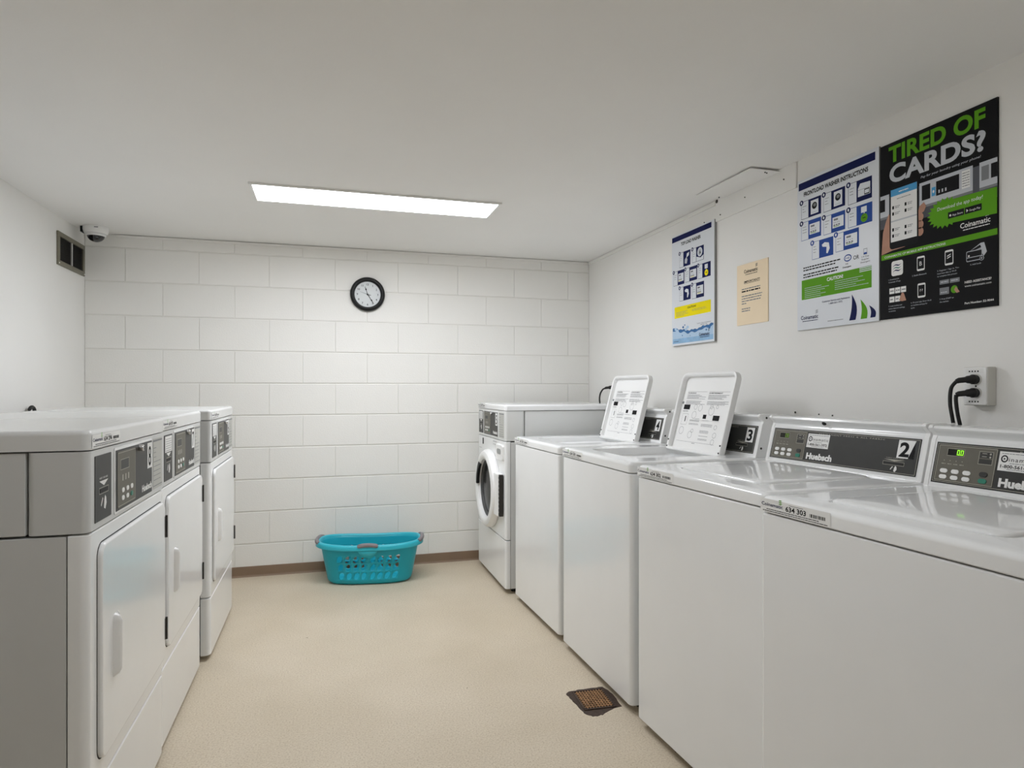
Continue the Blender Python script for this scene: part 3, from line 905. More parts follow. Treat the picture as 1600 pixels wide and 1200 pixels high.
top_loader((1.065, 1.055), 2.7, '1', '634 303', 'nearest white top-loading washer, lid closed, sticker 634 303 on its front edge', False, 2)
top_loader((1.069, 1.725), 3.0, '2', '634 302', 'white top-loading washer numbered 2 with closed lid, sticker 634 302', False, 1)
top_loader((1.050, 2.440), 1.6, '3', '634 301', 'white top-loading washer numbered 3 with its lid raised', True, 0)
top_loader((1.031, 3.145), 2.0, '4', '634 300', 'white top-loading washer numbered 4 with raised lid, beside the front loader', True, 0)

# ------------------------------------------------------------------ laundry basket
def basket():
    t = thing('laundry_basket', 'teal plastic laundry basket with oval holes and grey grips, by the block wall', 'basket', (0.262, 4.085, 0), R(-9))
    Hh = 0.245
    N = 96
    def loop(hx, hy, e=2.7):
        """super-ellipse by angle"""
        out = []
        for i in range(720):
            a = 2 * PI * i / 720
            c, s = math.cos(a), math.sin(a)
            out.append((hx * math.copysign(abs(c) ** (2 / e), c), hy * math.copysign(abs(s) ** (2 / e), s)))
        return out
    base = loop(1, 1, 2.8)
    def P(a, tt):
        """a: angle round the tub, tt: 0 at the floor to 1 under the rim"""
        e = 2 / 2.9
        c, s = math.cos(a), math.sin(a)
        x = math.copysign(abs(c) ** e, c)
        y = math.copysign(abs(s) ** e, s)
        z = max(tt, 0)
        k = 0
        if tt < 0.12:
            q = 1 - tt / 0.12
            k = 0.028 * (1 - math.sqrt(max(0, 1 - q * q)))
        hx = 0.252 + 0.048 * z - k
        hy = 0.128 + 0.032 * z - k
        waist = 1 - 0.05 * math.exp(-(x / 0.45) ** 2) * z       # hip curve
        return Vector((hx * x, hy * y * waist, 0.0 + (Hh - 0.006 + 0.012 * abs(x) ** 2) * tt))
    # angular stations: solve for even x along front and back
    def ang_for_x(xf, front):
        e = 2 / 2.9
        c = math.copysign(abs(xf) ** (1 / e), xf)
        a = math.acos(max(-1, min(1, c)))
        return -a if front else a
    cols = [-0.68 + 0.17 * i for i in range(9)]
    st = []
    for xf in cols:
        st.append((ang_for_x(xf, True)) % (2 * PI))
    fr = sorted(st)
    bk = sorted(ang_for_x(xf, False) % (2 * PI) for xf in cols)
    hole_spans = set()
    ang = []
    def add_gap(a0, a1, n):
        for i in range(n):
            ang.append(a0 + (a1 - a0) * i / n)
    ang_list = []
    i0 = len(ang); ang += bk[:-1]
    for i in range(8): hole_spans.add(i0 + i)
    add_gap(bk[-1], fr[0], 16)
    i0 = len(ang); ang += fr[:-1]
    for i in range(8): hole_spans.add(i0 + i)
    add_gap(fr[-1], bk[0] + 2 * PI, 16)
    rows = [0.0, 0.015, 0.05, 0.09, 0.135, 0.345, 0.555, 0.765, 0.85, 0.93, 1.0]
    hole_rows = {4, 5, 6}
    b = MB().solid()
    n = len(ang)
    V = [[b.v(P(a, r)) for a in ang] for r in rows]
    for ri in range(len(rows) - 1):
        for ci in range(n):
            cj = (ci + 1) % n
            q = [V[ri][ci], V[ri][cj], V[ri + 1][cj], V[ri + 1][ci]]
            if ri in hole_rows and ci in hole_spans:
                a0, a1 = ang[ci], ang[cj] if cj else ang[0] + 2 * PI
                K = 16
                ring = []
                for k in range(K):
                    th = 2 * PI * k / K + PI / 4 + PI
                    ex, ey = 0.40 * math.cos(th), 0.43 * math.sin(th)
                    front = a0 > PI
                    ex2 = ex * 0.82 + ey * 0.36
                    fa, fr_ = 0.5 + ex2, 0.5 + ey
                    ring.append(b.v(P(a0 + (a1 - a0) * fa, rows[ri] + (rows[ri + 1] - rows[ri]) * fr_)))
                # ring index 0 sits at lower left; corners go lower-left, lower-right, upper-right, upper-left
                for c4 in range(4):
                    s0 = c4 * 4
                    cen = q[c4]
                    lo = [ring[(s0 + d) % K] for d in (-2, -1, 0, 1, 2)]
                    for d in range(4):
                        b.face([cen, lo[d], lo[d + 1]][::-1], 'teal')
                    nx = q[(c4 + 1) % 4]
                    b.face([cen, nx, ring[(s0 + 2) % K]], 'teal')
            else:
                b.face(q, 'teal')
    b.face(V[0][::-1], 'teal')
    o = b.build('tub', t, angle=50)
    sm = o.modifiers.new('wall', 'SOLIDIFY')
    sm.thickness = 0.0028
    sm.offset = -1
    # rolled rim following the mouth
    b = MB().solid()
    prof = [(-0.004, -0.004), (-0.002, 0.006), (0.006, 0.010), (0.018, 0.008), (0.025, 0.0), (0.026, -0.020), (0.023, -0.022), (0.021, -0.006), (0.010, -0.001)]
    loops = []
    NN = 80
    for i in range(NN + 1):
        a = 2 * PI * i / NN
        p, p2 = P(a, 1), P(a + 0.01, 1)
        d = (p2 - p)
        nrm = Vector((d.y, -d.x, 0)).normalized()
        loops.append([p + nrm * r_ + Vector((0, 0, h_)) for r_, h_ in prof])
    b.loft(loops, 'tealrim')
    b.build('rim', t, 'lighter teal rolled rim', angle=60)
    # grey soft grips: two ends and the front middle
    def grip(a0, a1, lift):
        b = MB().solid()
        pts = []
        for i in range(9):
            f = i / 8
            a = a0 + (a1 - a0) * f
            p, p2 = P(a, 1), P(a + 0.01, 1)
            d = p2 - p
            nrm = Vector((d.y, -d.x, 0)).normalized()
            pts.append(p + nrm * 0.019 + Vector((0, 0, 0.003 + lift * math.sin(PI * f))))
        b.tube(pts, [0.0095, 0.0125, 0.0128, 0.0128, 0.0128, 0.0128, 0.0128, 0.0125, 0.0095], 'grip', 10)
        b.build('handle_grip', t, 'grey soft handle grip', angle=60)
    grip(R(-24), R(24), 0.006)
    grip(R(156), R(204), 0.006)
    fa = ang_for_x(-0.20, True) % (2 * PI), ang_for_x(0.20, True) % (2 * PI)
    grip(fa[0], fa[1], 0.008)
    # scooped lip below the front grip
    b = MB().solid()
    lo, hi = [], []
    for i in range(13):
        f = i / 12
        a = fa[0] + (fa[1] - fa[0]) * f
        q = P(a, 0.985)
        d = P(a + 0.01, 1) - P(a, 1)
        nrm = Vector((d.y, -d.x, 0)).normalized()
        hi.append(q + nrm * 0.020 + Vector((0, 0, -0.014)))
        lo.append(P(a, 1 - 0.24 * math.sin(PI * f) ** 0.7) + nrm * (0.020 - 0.014 * math.sin(PI * f)) + Vector((0, 0, -0.014)))
    V1 = [b.v(p) for p in hi]
    V2 = [b.v(p) for p in lo]
    for i in range(12):
        b.face([V2[i], V2[i + 1], V1[i + 1], V1[i]], 'tealrim')
    o = b.build('hand_scoop', t, 'lighter teal scoop under the front grip', angle=60)
    sm = o.modifiers.new('wall', 'SOLIDIFY')
    sm.thickness = 0.0022
basket()

# ------------------------------------------------------------------ wall clock
def clock():
    cx, cz, rad = 0.260, 1.810, 0.1125
    t = thing('wall_clock', 'round black-rimmed wall clock showing about twenty five past eleven, on the block wall', 'clock', (cx, YB - 0.0012, cz))
    mx = plane_mx((0, 0, 0), (1, 0, 0), (0, 0, 1))
    b = MB(mx).solid()
    b.lathe([(rad - 0.004, 0), (rad, 0.006), (rad, 0.018), (rad - 0.004, 0.027), (rad - 0.012, 0.031), (rad - 0.020, 0.030), (rad - 0.0255, 0.024), (rad - 0.0285, 0.012), (rad - 0.0285, 0.004)], (0, 0, 0), 'black', 64)
    b.build('rim', t)
    b = MB(mx); b.lathe([(rad - 0.027, 0.0085), (rad - 0.0275, 0.0095), (0.0, 0.0095)], (0, 0, 0), 'clockface', 48); b.recalc = True
    f = b.build('clock_face', t, 'white clock face')
    for k in range(1, 13):
        a = R(90 - 30 * k)
        b = MB(mx)
        b.text(str(k), 0.066 * math.cos(a), 0.066 * math.sin(a) - 0.0068, 0.0100, 'ink', h=0.0135, align='c', bold=0.012)
        b.build('numeral', f)
    def hand(ang, L, tail, w, z, m, nm, spade=True):
        a = R(90 - ang)
        q = mx @ Matrix.Rotation(a, 4, 'Z')
        b = MB(q).solid()
        pts = [(-tail, -w * 0.8), (L * 0.5, -w * 0.6), (L * 0.62, -w * 1.9), (L * 0.76, -w * 0.7), (L, -w * 0.35), (L, w * 0.35), (L * 0.76, w * 0.7), (L * 0.62, w * 1.9), (L * 0.5, w * 0.6), (-tail, w * 0.8)] if spade else [(-tail, -w * 2.2), (-tail * 0.3, -w * 2), (0, -w), (L, -w * 0.6), (L, w * 0.6), (0, w), (-tail * 0.3, w * 2), (-tail, w * 2.2)]
        b.prism(pts, z, z + 0.0008, m)
        b.build(nm, t)
    hand(342, 0.054, 0.006, 0.0026, 0.0115, 'black', 'hour_hand')
    hand(147, 0.074, 0.006, 0.0023, 0.0130, 'black', 'minute_hand')
    hand(288, 0.052, 0.022, 0.0009, 0.0145, 'greyink', 'second_hand', False)
    b = MB(mx).solid(); b.lathe([(0.0045, 0.0095), (0.0045, 0.0155), (0.0, 0.0162)], (0, 0, 0), 'black', 16); b.build('hub', t)
clock()

# ------------------------------------------------------------------ security camera
def security_camera():
    t = thing('security_camera', 'small white dome security camera with smoked dome, in the far left ceiling corner', 'camera', (-1.270, 4.19, ZC))
    b = MB().solid()
    b.lathe([(0.062, 0.0), (0.064, -0.004), (0.064, -0.020), (0.060, -0.034), (0.056, -0.040), (0.046, -0.042)], (0, 0, 0), 'plastic', 40, 'z', True, True)
    b.build('housing', t)
    b = MB().solid()
    b.lathe([(0.045, -0.041)] + [(0.045 * math.cos(R(a)), -0.046 - 0.040 * math.sin(R(a))) for a in range(0, 90, 12)] + [(0.0, -0.086)], (0, 0, 0), 'dome', 32)
    b.build('dome', t, 'smoked glossy dome')
    b = MB().solid()
    b.lathe([(0.046, -0.040), (0.051, -0.044), (0.051, -0.050), (0.0455, -0.054)], (0, 0, 0), 'plastic', 40)
    b.build('dome_ring', t)
    b = MB(plane_mx((0.0, -0.0642, -0.013), (1, 0, 0), (0, 0, 1)))
    b.rect(0.010, 0.030, -0.002, 0.003, 0.0002, 'greyink')
    b.build('marking', t)
    b = MB().solid(); b.box((-0.074, -0.02, -0.034), (-0.060, 0.03, 0.0), 'black', 0.003); b.build('cable_boot', t, 'black cable boot')
security_camera()

# ------------------------------------------------------------------ vent grille on the left wall
def vent():
    y0, y1, z0, z1 = 3.942, 4.333, 1.847, 2.027
    t = thing('vent_grille', 'olive grey metal vent grille with dark louvres, on the left wall below the camera dome', 'vent', (XL, (y0 + y1) / 2, z0))
    W, H = y1 - y0, z1 - z0
    mx = plane_mx((0, -W / 2, 0), (0, 1, 0), (0, 0, 1))
    f = 0.026
    b = MB(mx).solid()
    for a, c in (((0, 0), (W, f)), ((0, H - f), (W, H)), ((0, f), (f, H - f)), ((W - f, f), (W, H - f))):
        b.box((a[0], a[1], 0), (c[0], c[1], 0.010), 'olive', 0.002)
    b.build('frame', t)
    b = MB(mx); b.box((f, f, 0.0002), (W - f, H - f, 0.001), 'pit'); b.build('duct_opening', t, 'dark opening')
    b = MB(mx).solid()
    n = 17
    for k in range(n):
        y = f + (H - 2 * f) * (k + 0.5) / n
        b.loft([[(x, y - 0.0022, 0.0078), (x, y + 0.0020, 0.0022), (x, y + 0.0028, 0.0024), (x, y - 0.0014, 0.0084)] for x in (f, W - f)], 'slat', True, True)
    b.build('louvres', t, kind='stuff')
    b = MB(mx).solid(); b.box((W * 0.505 - 0.003, f, 0.001), (W * 0.505 + 0.003, H - f, 0.0095), 'trim'); b.build('divider_bar', t, 'pale upright bar')
    for x in (0.012, W - 0.012):
        b = MB(mx).solid(); b.lathe([(0.0, 0.013), (0.003, 0.0125), (0.0045, 0.010)], (x, 0.011, 0), 'trim', 10); b.build('screw', t)
vent()

# ------------------------------------------------------------------ posters (local u to the viewer's right = -Y, v up)
def poster(name, label, cat, y0, y1, z0, z1, thick, face, edge, group=None):
    t = thing(name, label, cat, (XR, (y0 + y1) / 2, z0), 0, group)
    W, H = y0 - y1, z1 - z0
    hx = plane_mx((0, W / 2, 0), (0, -1, 0), (0, 0, 1))
    b = MB(hx).solid()
    b.box((0, 0, 0), (W, H, thick - 0.0006), edge)
    b.box((0, 0, thick - 0.0006), (W, H, thick), face)
    b.build('board', t)
    return t, W, H, (lambda: MB(hx @ Matrix.Translation((0, 0, thick)) @ Matrix.Diagonal((W, H, 1, 1))))

class Flat:
    pass

def logo(b, x, y, w, asp, m, sub=True, z=0.0005, wave=None):
    """supplier's wordmark with emblem; b in 0..1 poster coordinates, asp = W/H"""
    h = w * asp * 0.175
    b.text('Coinamatic', x, y, z, m, w=w, h=h, bold=0.012)
    for k in range(3):
        pts_u, pts_d = [], []
        s = w * 0.17
        for i in range(7):
            f = i / 6
            px = x + w * 0.84 + s * f
            py = y + h * 1.1 + asp * (0.30 * s * k + 0.30 * s * f + 0.05 * s * math.sin(2 * PI * f))
            th = asp * s * 0.085 * math.sin(PI * min(0.95, max(0.12, f)))
            pts_u.append((px, py + th))
            pts_d.append((px, py - th))
        b.poly(pts_d + pts_u[::-1], z, wave or m)
    if sub:
        b.greek(x + 0.1 * w, x + 0.98 * w, y - h * 0.5, h * 0.16, z, m)

def tile(t, mk, u0, u1, v0, v1, split, art, asp, num, colour='navy', badge='navy'):
    """one numbered instruction box: badge, line of print, picture"""
    b = mk()
    z = 0.0004
    th = 0.004
    b.rect(u0, u1, v0, v1, z, colour)
    b.rect(u0 + th, split, v0 + th * asp, v1 - th * asp, z + 0.0003, 'poster_white')
    for q in range(3):
        b.greek(u0 + 0.02, u0 + 0.02 + random.uniform(0.3, 0.75) * (split - u0 - 0.02), v1 - (0.036 + 0.018 * q), 0.0035, z + 0.0006, 'greyink')
    r = 0.026
    b.disc(u0 + 0.004, v1 - 0.006, r, z + 0.0006, badge, 16, r * asp)
    b.text(str(num), u0 + 0.004, v1 - 0.006 - 0.0115 * asp, z + 0.0009, 'poster_white', h=None, w=0.014, align='c') if False else b.disc(u0 + 0.004, v1 - 0.006, 0.010, z + 0.0009, 'poster_white', 10, 0.014 * asp)
    cx, cy = (split + u1) / 2, (v0 + v1) / 2
    w, h = (u1 - split), (v1 - v0)
    z3 = z + 0.0006
    z4 = z + 0.0009
    if art == 'front':              # machine with round door
        b.rect(cx - 0.3 * w, cx + 0.3 * w, v0 + 0.12 * h, v1 - 0.12 * h, z3, 'poster_white')
        b.disc(cx, cy + 0.06 * h, 0.2 * w, z4, 'ink', 16, 0.2 * w * asp)
        b.disc(cx + 0.02 * w, cy + 0.09 * h, 0.12 * w, z4 + 0.0003, 'greyink', 14, 0.10 * w * asp)
        b.rect(cx - 0.2 * w, cx + 0.2 * w, v0 + 0.2 * h, v0 + 0.215 * h, z4, 'greyink')
    elif art == 'drawer':
        b.poly([(cx - 0.4 * w, cy - 0.28 * h), (cx + 0.4 * w, cy - 0.28 * h), (cx + 0.4 * w, cy + 0.28 * h), (cx - 0.25 * w, cy + 0.32 * h), (cx - 0.4 * w, cy + 0.1 * h)], z3, 'poster_white')
        b.rect(cx - 0.4 * w, cx + 0.4 * w, cy + 0.02 * h, cy + 0.035 * h, z4, 'greyink')
        b.frame(cx + 0.02 * w, cx + 0.36 * w, cy - 0.26 * h, cy + 0.0 * h, 0.006, z4, 'ink')
    elif art == 'panel':
        b.rect(cx - 0.4 * w, cx + 0.4 * w, cy - 0.28 * h, cy + 0.28 * h, z3, 'poster_white')
        b.rect(cx - 0.3 * w, cx + 0.0 * w, cy + 0.1 * h, cy + 0.2 * h, z4, 'greyink')
        for q in range(4):
            b.rect(cx + (-0.3 + 0.12 * q) * w, cx + (-0.26 + 0.12 * q) * w, cy - 0.03 * h, cy + 0.02 * h, z4, 'greyink')
        for q in range(3):
            b.rect(cx + (-0.32 + 0.17 * q) * w, cx + (-0.2 + 0.17 * q) * w, cy - 0.18 * h, cy - 0.1 * h, z4, 'greyink')
        b.rect(cx - 0.32 * w, cx + 0.1 * w, cy - 0.23 * h, cy - 0.2 * h, z4, 'green' if colour == 'blue' else 'yellow')
    elif art == 'start':
        b.rect(cx - 0.2 * w, cx + 0.16 * w, cy + 0.08 * h, cy + 0.38 * h, z3, 'poster_white')
        b.rect(cx - 0.02 * w, cx + 0.02 * w, cy - 0.1 * h, cy + 0.08 * h, z3, 'poster_white')
        b.disc(cx, cy - 0.2 * h, 0.22 * w, z3, 'green' if colour == 'blue' else 'yellow', 16, 0.22 * w * asp)
        b.rect(cx - 0.1 * w, cx + 0.1 * w, cy - 0.22 * h, cy - 0.18 * h, z4, 'ink')
    elif art == 'tap':
        b.poly([(cx - 0.3 * w, cy + 0.2 * h), (cx - 0.1 * w, cy + 0.3 * h), (cx + 0.2 * w, cy + 0.22 * h), (cx + 0.26 * w, cy - 0.1 * h), (cx + 0.12 * w, cy - 0.35 * h), (cx + 0.02 * w, cy - 0.32 * h), (cx + 0.04 * w, cy + 0.02 * h), (cx - 0.25 * w, cy + 0.08 * h)][::-1], z3, 'poster_white')
    elif art == 'pour':
        b.poly([(cx - 0.05 * w, cy + 0.02 * h), (cx + 0.3 * w, cy + 0.16 * h), (cx + 0.34 * w, cy + 0.36 * h), (cx + 0.0 * w, cy + 0.3 * h)], z3, 'poster_white')
        b.poly([(cx - 0.3 * w, cy - 0.3 * h), (cx + 0.0 * w, cy - 0.36 * h), (cx + 0.1 * w, cy - 0.1 * h), (cx - 0.06 * w, cy + 0.08 * h), (cx - 0.28 * w, cy - 0.04 * h)], z3, 'silver')
    elif art == 'tub':
        b.poly([(cx - 0.5 * w + 0.01, v0 + 0.02 * h), (u1 - 0.006, v0 + 0.02 * h), (u1 - 0.006, v0 + 0.34 * h), (cx + 0.1 * w, v0 + 0.2 * h), (cx - 0.5 * w + 0.01, v0 + 0.34 * h)], z3, 'poster_white')
        b.disc(cx, cy + 0.1 * h, 0.33 * w, z3, 'poster_white', 18, 0.33 * w * asp)
        b.disc(cx, cy + 0.1 * h, 0.25 * w, z4, 'silver', 18, 0.25 * w * asp)
        b.poly([(cx - 0.05 * w, cy - 0.05 * h), (cx + 0.14 * w, cy + 0.02 * h), (cx + 0.0 * w, cy + 0.22 * h)], z4 + 0.0003, 'ink')
    return b.build('instruction_tile', t)

def stripes(b, u0, u1, v0, v1, n, z, m):
    for k in range(n):
        v = v0 + (v1 - v0) * (k + 0.25) / n
        b.rect(u0, u1, v, v + (v1 - v0) / n * 0.45, z, m)

# ---- "tired of cards" poster
def poster_cards():
    t, W, H, mk = poster('app_poster', 'black and green poster reading TIRED OF CARDS with a phone, upper right wall', 'poster', 1.776, 1.373, 1.422, 2.018, 0.006, 'poster_black', 'poster_black')
    asp = W / H
    b = mk()
    b.text('TIRED OF', 0.086, 0.889, 0.0006, 'green', w=0.828, h=0.090, bold=0.036, space=1.04, res=5)
    b.text('CARDS?', 0.094, 0.772, 0.0006, 'silver', w=0.822, h=0.098, bold=0.038, space=1.04, res=5)
    b.text('Pay for your laundry using your phone!', 0.392, 0.737, 0.0012, 'silver', w=0.49, h=0.013, shear=0.15)
    b.build('headline', t, 'green and pale headline lettering')
    # picture: row of machine consoles, hand with phone
    b = mk()
    b.rect(0.0, 1.0, 0.52, 0.70, 0.0002, 'poster_grey')
    for x0, x1 in ((-0.0, 0.09), (0.378, 0.82), (0.87, 1.0)):
        b.rect(x0, x1, 0.588, 0.712, 0.0005, 'silver')
        b.rect(x0, x1, 0.575, 0.588, 0.0005, 'greyink')
    b.rect(0.40, 0.475, 0.615, 0.695, 0.0008, 'ink')
    b.rect(0.525, 0.715, 0.617, 0.693, 0.0008, 'ink')
    for q in range(3):
        b.rect(0.545 + 0.028 * q, 0.557 + 0.028 * q, 0.628, 0.645, 0.0011, 'silver')
    b.rect(0.487, 0.520, 0.622, 0.668, 0.0008, 'midblue')
    b.disc(0.503, 0.645, 0.008, 0.0011, 'white', 10)
    b.rect(0.735, 0.80, 0.61, 0.70, 0.0008, 'white')
    for q in range(6):
        b.greek(0.74, 0.795, 0.62 + 0.013 * q, 0.004, 0.0011, 'greyink')
    b.rect(0.885, 0.94, 0.62, 0.69, 0.0008, 'greyink')
    b.rect(0.955, 1.0, 0.62, 0.69, 0.0008, 'ink')
    b.rect(0.0, 0.05, 0.62, 0.69, 0.0008, 'ink')
    b.build('machine_picture', t, 'grey picture of machine consoles')
    b = mk()
    b.poly([(0.014, 0.372), (0.12, 0.385), (0.24, 0.39), (0.33, 0.41), (0.30, 0.42), (0.15, 0.43), (0.13, 0.55), (0.09, 0.60), (0.06, 0.56), (0.03, 0.50)], 0.0011, 'skin')
    for v in (0.452, 0.49, 0.53):
        b.disc(0.385, v, 0.032, 0.0011, 'skin', 12, 0.024)
    b.poly([(0.36, 0.54), (0.42, 0.555), (0.44, 0.58), (0.42, 0.605), (0.38, 0.59)], 0.0013, 'skin')
    b.build('hand_picture', t, 'picture of a hand')
    b = mk()
    pts = rr(0.098 , 0.372, 0.392 / asp * 1, 0.744 / asp, 0.03, 5)
    b.poly([(x, y * asp) for x, y in pts], 0.0016, 'ink')
    b.rect(0.111, 0.359, 0.432, 0.728, 0.0019, 'white')
    b.rect(0.111, 0.359, 0.690, 0.728, 0.0022, 'midblue')
    b.greek(0.19, 0.28, 0.705, 0.005, 0.0025, 'white')
    b.greek(0.17, 0.30, 0.668, 0.004, 0.0022, 'greyink')
    for v in (0.625, 0.590, 0.50, 0.465):
        for u in (0.125, 0.245):
            b.rect(u, u + 0.018, v - 0.008, v + 0.010, 0.0022, 'ink')
            b.greek(u + 0.028, u + 0.075, v + 0.003, 0.0035, 0.0022, 'greyink')
            b.greek(u + 0.028, u + 0.065, v - 0.005, 0.0035, 0.0022, 'greyink')
    b.rect(0.111, 0.359, 0.545, 0.553, 0.0022, 'silver')
    b.build('phone_picture', t, 'picture of a phone with white screen')
    b = mk()
    cx, cy = 0.60, 0.515
    star = []
    for k in range(44):
        a = 2 * PI * k / 44
        r = 0.152 if k % 2 == 0 else 0.122
        star.append((cx + r * math.cos(a), cy + r * math.sin(a) * asp * 0.78))
    b.poly(star, 0.0016, 'green')
    b.poly([(0.60, 0.455), (1.0, 0.442), (1.0, 0.569), (0.60, 0.575)], 0.0018, 'green')
    b.text('Download the app today!', 0.538, 0.533, 0.0022, 'white', w=0.36, h=0.019, shear=0.1)
    for u, s in ((0.628, 'App Store'), (0.762, 'Google Play')):
        b.rect(u, u + 0.128, 0.478, 0.511, 0.0022, 'ink')
        b.text(s, u + 0.035, 0.487, 0.0025, 'white', w=0.083, h=0.011)
        if s[0] == 'A':
            b.disc(u + 0.019, 0.493, 0.008, 0.0025, 'white', 10, 0.006)
        else:
            b.poly([(u + 0.013, 0.485), (u + 0.027, 0.4935), (u + 0.013, 0.502)], 0.0025, 'white')
    b.build('starburst', t, 'green starburst and band')
    b = mk()
    logo(b, 0.722, 0.412, 0.228, asp, 'white')
    b.rect(0.012, 1.0, 0.341, 0.371, 0.0006, 'green')
    b.text('COINAMATIC CP MOBILE APP INSTRUCTIONS', 0.045, 0.3495, 0.0009, 'white', w=0.56, h=0.012, bold=0.01)
    b.build('green_band', t, 'green band with white lettering')
    # step icons
    def icon(fn):
        q = mk()
        fn(q)
        q.build('step_icon', t)
    def rrp(q, u0, u1, v0, v1, r, z, m):
        q.poly([(x, y * asp) for x, y in rr(u0, u1, v0 / asp, v1 / asp, r, 4)], z, m)
    def cap(q, u, v, lines):
        for k, s in enumerate(lines):
            q.text(s, u, v - 0.0145 * k, 0.0006, 'silver', h=0.0078 , w=0.0068 * len(s))
    def i1(q):
        rrp(q, 0.114, 0.226, 0.239, 0.323, 0.02, 0.0006, 'white')
        for k in range(3):
            up, dn = [], []
            for i in range(9):
                f = i / 8
                x = 0.13 + 0.08 * f
                y = 0.262 + 0.015 * k + 0.012 * f + 0.005 * math.sin(2 * PI * f)
                th = 0.0035 * math.sin(PI * min(0.95, max(0.1, f)))
                up.append((x, y + th)); dn.append((x, y - th))
            q.poly(dn + up[::-1], 0.0009, ('navy', 'teal_btn', 'navy')[k])
        cap(q, 0.086, 0.218, ['1. Download the', 'Coinamatic CP app'])
    def phone(q, u0, v0, what):
        rrp(q, u0, u0 + 0.07, v0, v0 + 0.078, 0.012, 0.0006, 'white')
        q.rect(u0 + 0.006, u0 + 0.064, v0 + 0.010, v0 + 0.068, 0.0009, 'ink')
        if what == 'bt':
            q.text('B', u0 + 0.035, v0 + 0.027, 0.0012, 'white', h=0.024, w=0.022, align='c')
        elif what == 'wave':
            for k in range(2):
                q.poly([(u0 + 0.02, v0 + 0.033 + 0.011 * k), (u0 + 0.05, v0 + 0.041 + 0.011 * k), (u0 + 0.05, v0 + 0.046 + 0.011 * k), (u0 + 0.02, v0 + 0.038 + 0.011 * k)], 0.0012, 'white')
        else:
            q.text('??', u0 + 0.035, v0 + 0.034, 0.0012, 'white', h=0.013, w=0.028, align='c')
    def i2(q):
        phone(q, 0.356, 0.240, 'bt')
        cap(q, 0.312, 0.216, ['2. Enable Bluetooth'])
    def i3(q):
        phone(q, 0.598, 0.240, 'wave')
        cap(q, 0.535, 0.216, ['3. Register / Sign in. You', 'must have data or Wi-Fi', 'to complete this process'])
    def i4(q):
        q.poly([(0.79, 0.285), (0.88, 0.318), (0.905, 0.318), (0.925, 0.27), (0.90, 0.25), (0.88, 0.29)], 0.0006, 'silver')
        q.poly([(0.80, 0.288), (0.875, 0.310), (0.885, 0.296), (0.80, 0.28)], 0.0009, 'ink')
        rrp(q, 0.772, 0.892, 0.236, 0.288, 0.008, 0.0012, 'silver')
        rrp(q, 0.776, 0.888, 0.2395, 0.2845, 0.006, 0.0015, 'ink')
        q.rect(0.776, 0.888, 0.254, 0.257, 0.0018, 'silver')
        q.disc(0.792, 0.264, 0.007, 0.0018, 'white', 10, 0.005)
        q.disc(0.89, 0.242, 0.017, 0.0021, 'silver', 14, 0.0115)
        q.disc(0.89, 0.242, 0.014, 0.0024, 'ink', 14, 0.0095)
        q.rect(0.882, 0.898, 0.2405, 0.2435, 0.0027, 'silver')
        q.rect(0.8885, 0.8915, 0.2365, 0.2475, 0.0027, 'silver')
        cap(q, 0.80, 0.216, ['4. Add funds'])
    def i5(q):
        for r_ in range(2):
            for c in range(3):
                if (r_, c) != (1, 2):
                    q.rect(0.094 + 0.056 * c, 0.143 + 0.056 * c, 0.140 - 0.048 * r_, 0.172 - 0.048 * r_, 0.0006, 'white')
                    q.greek(0.102 + 0.056 * c, 0.138 + 0.056 * c, 0.153 - 0.048 * r_, 0.006, 0.0009, 'greyink')
        q.poly([(0.19, 0.098), (0.215, 0.138), (0.235, 0.135), (0.258, 0.092), (0.215, 0.090)], 0.0012, 'skin')
        cap(q, 0.086, 0.068, ['5. Load clothes and', 'select desired settings', 'on machine'])
    def i6(q):
        phone(q, 0.362, 0.094, '??')
        cap(q, 0.30, 0.070, ['6. On your app, Enter the #', 'on machine and pay for', 'cycle'])
    def i7(q):
        for u, v in ((0.555, 0.146), (0.64, 0.146), (0.555, 0.092)):
            q.rect(u, u + 0.078, v, v + (0.022 if v > 0.1 else 0.036), 0.0006, 'greyink')
            q.greek(u + 0.01, u + 0.07, v + 0.009, 0.005, 0.0009, 'silver')
        q.disc(0.676, 0.111, 0.028, 0.0009, 'green', 16, 0.020)
        q.poly([(0.675, 0.108), (0.69, 0.124), (0.72, 0.094), (0.695, 0.090)], 0.0012, 'skin')
        cap(q, 0.555, 0.066, ['7. Press START on', 'the machine'])
    for fn in (i1, i2, i3, i4, i5, i6, i7):
        icon(fn)
    b = mk()
    b.text('NEED ASSISTANCE?', 0.758, 0.131, 0.0006, 'white', w=0.2, h=0.0115, bold=0.02)
    b.text('www.coinamatic.com', 0.758, 0.112, 0.0006, 'white', w=0.2, h=0.0105)
    b.build('assistance_lettering', t, 'white lettering')
    b = mk()
    b.text('Part Number: 52-9044', 0.758, 0.026, 0.0006, 'white', w=0.217, h=0.0105, bold=0.02)
    b.build('footer_lettering', t, 'white footer lettering')
poster_cards()

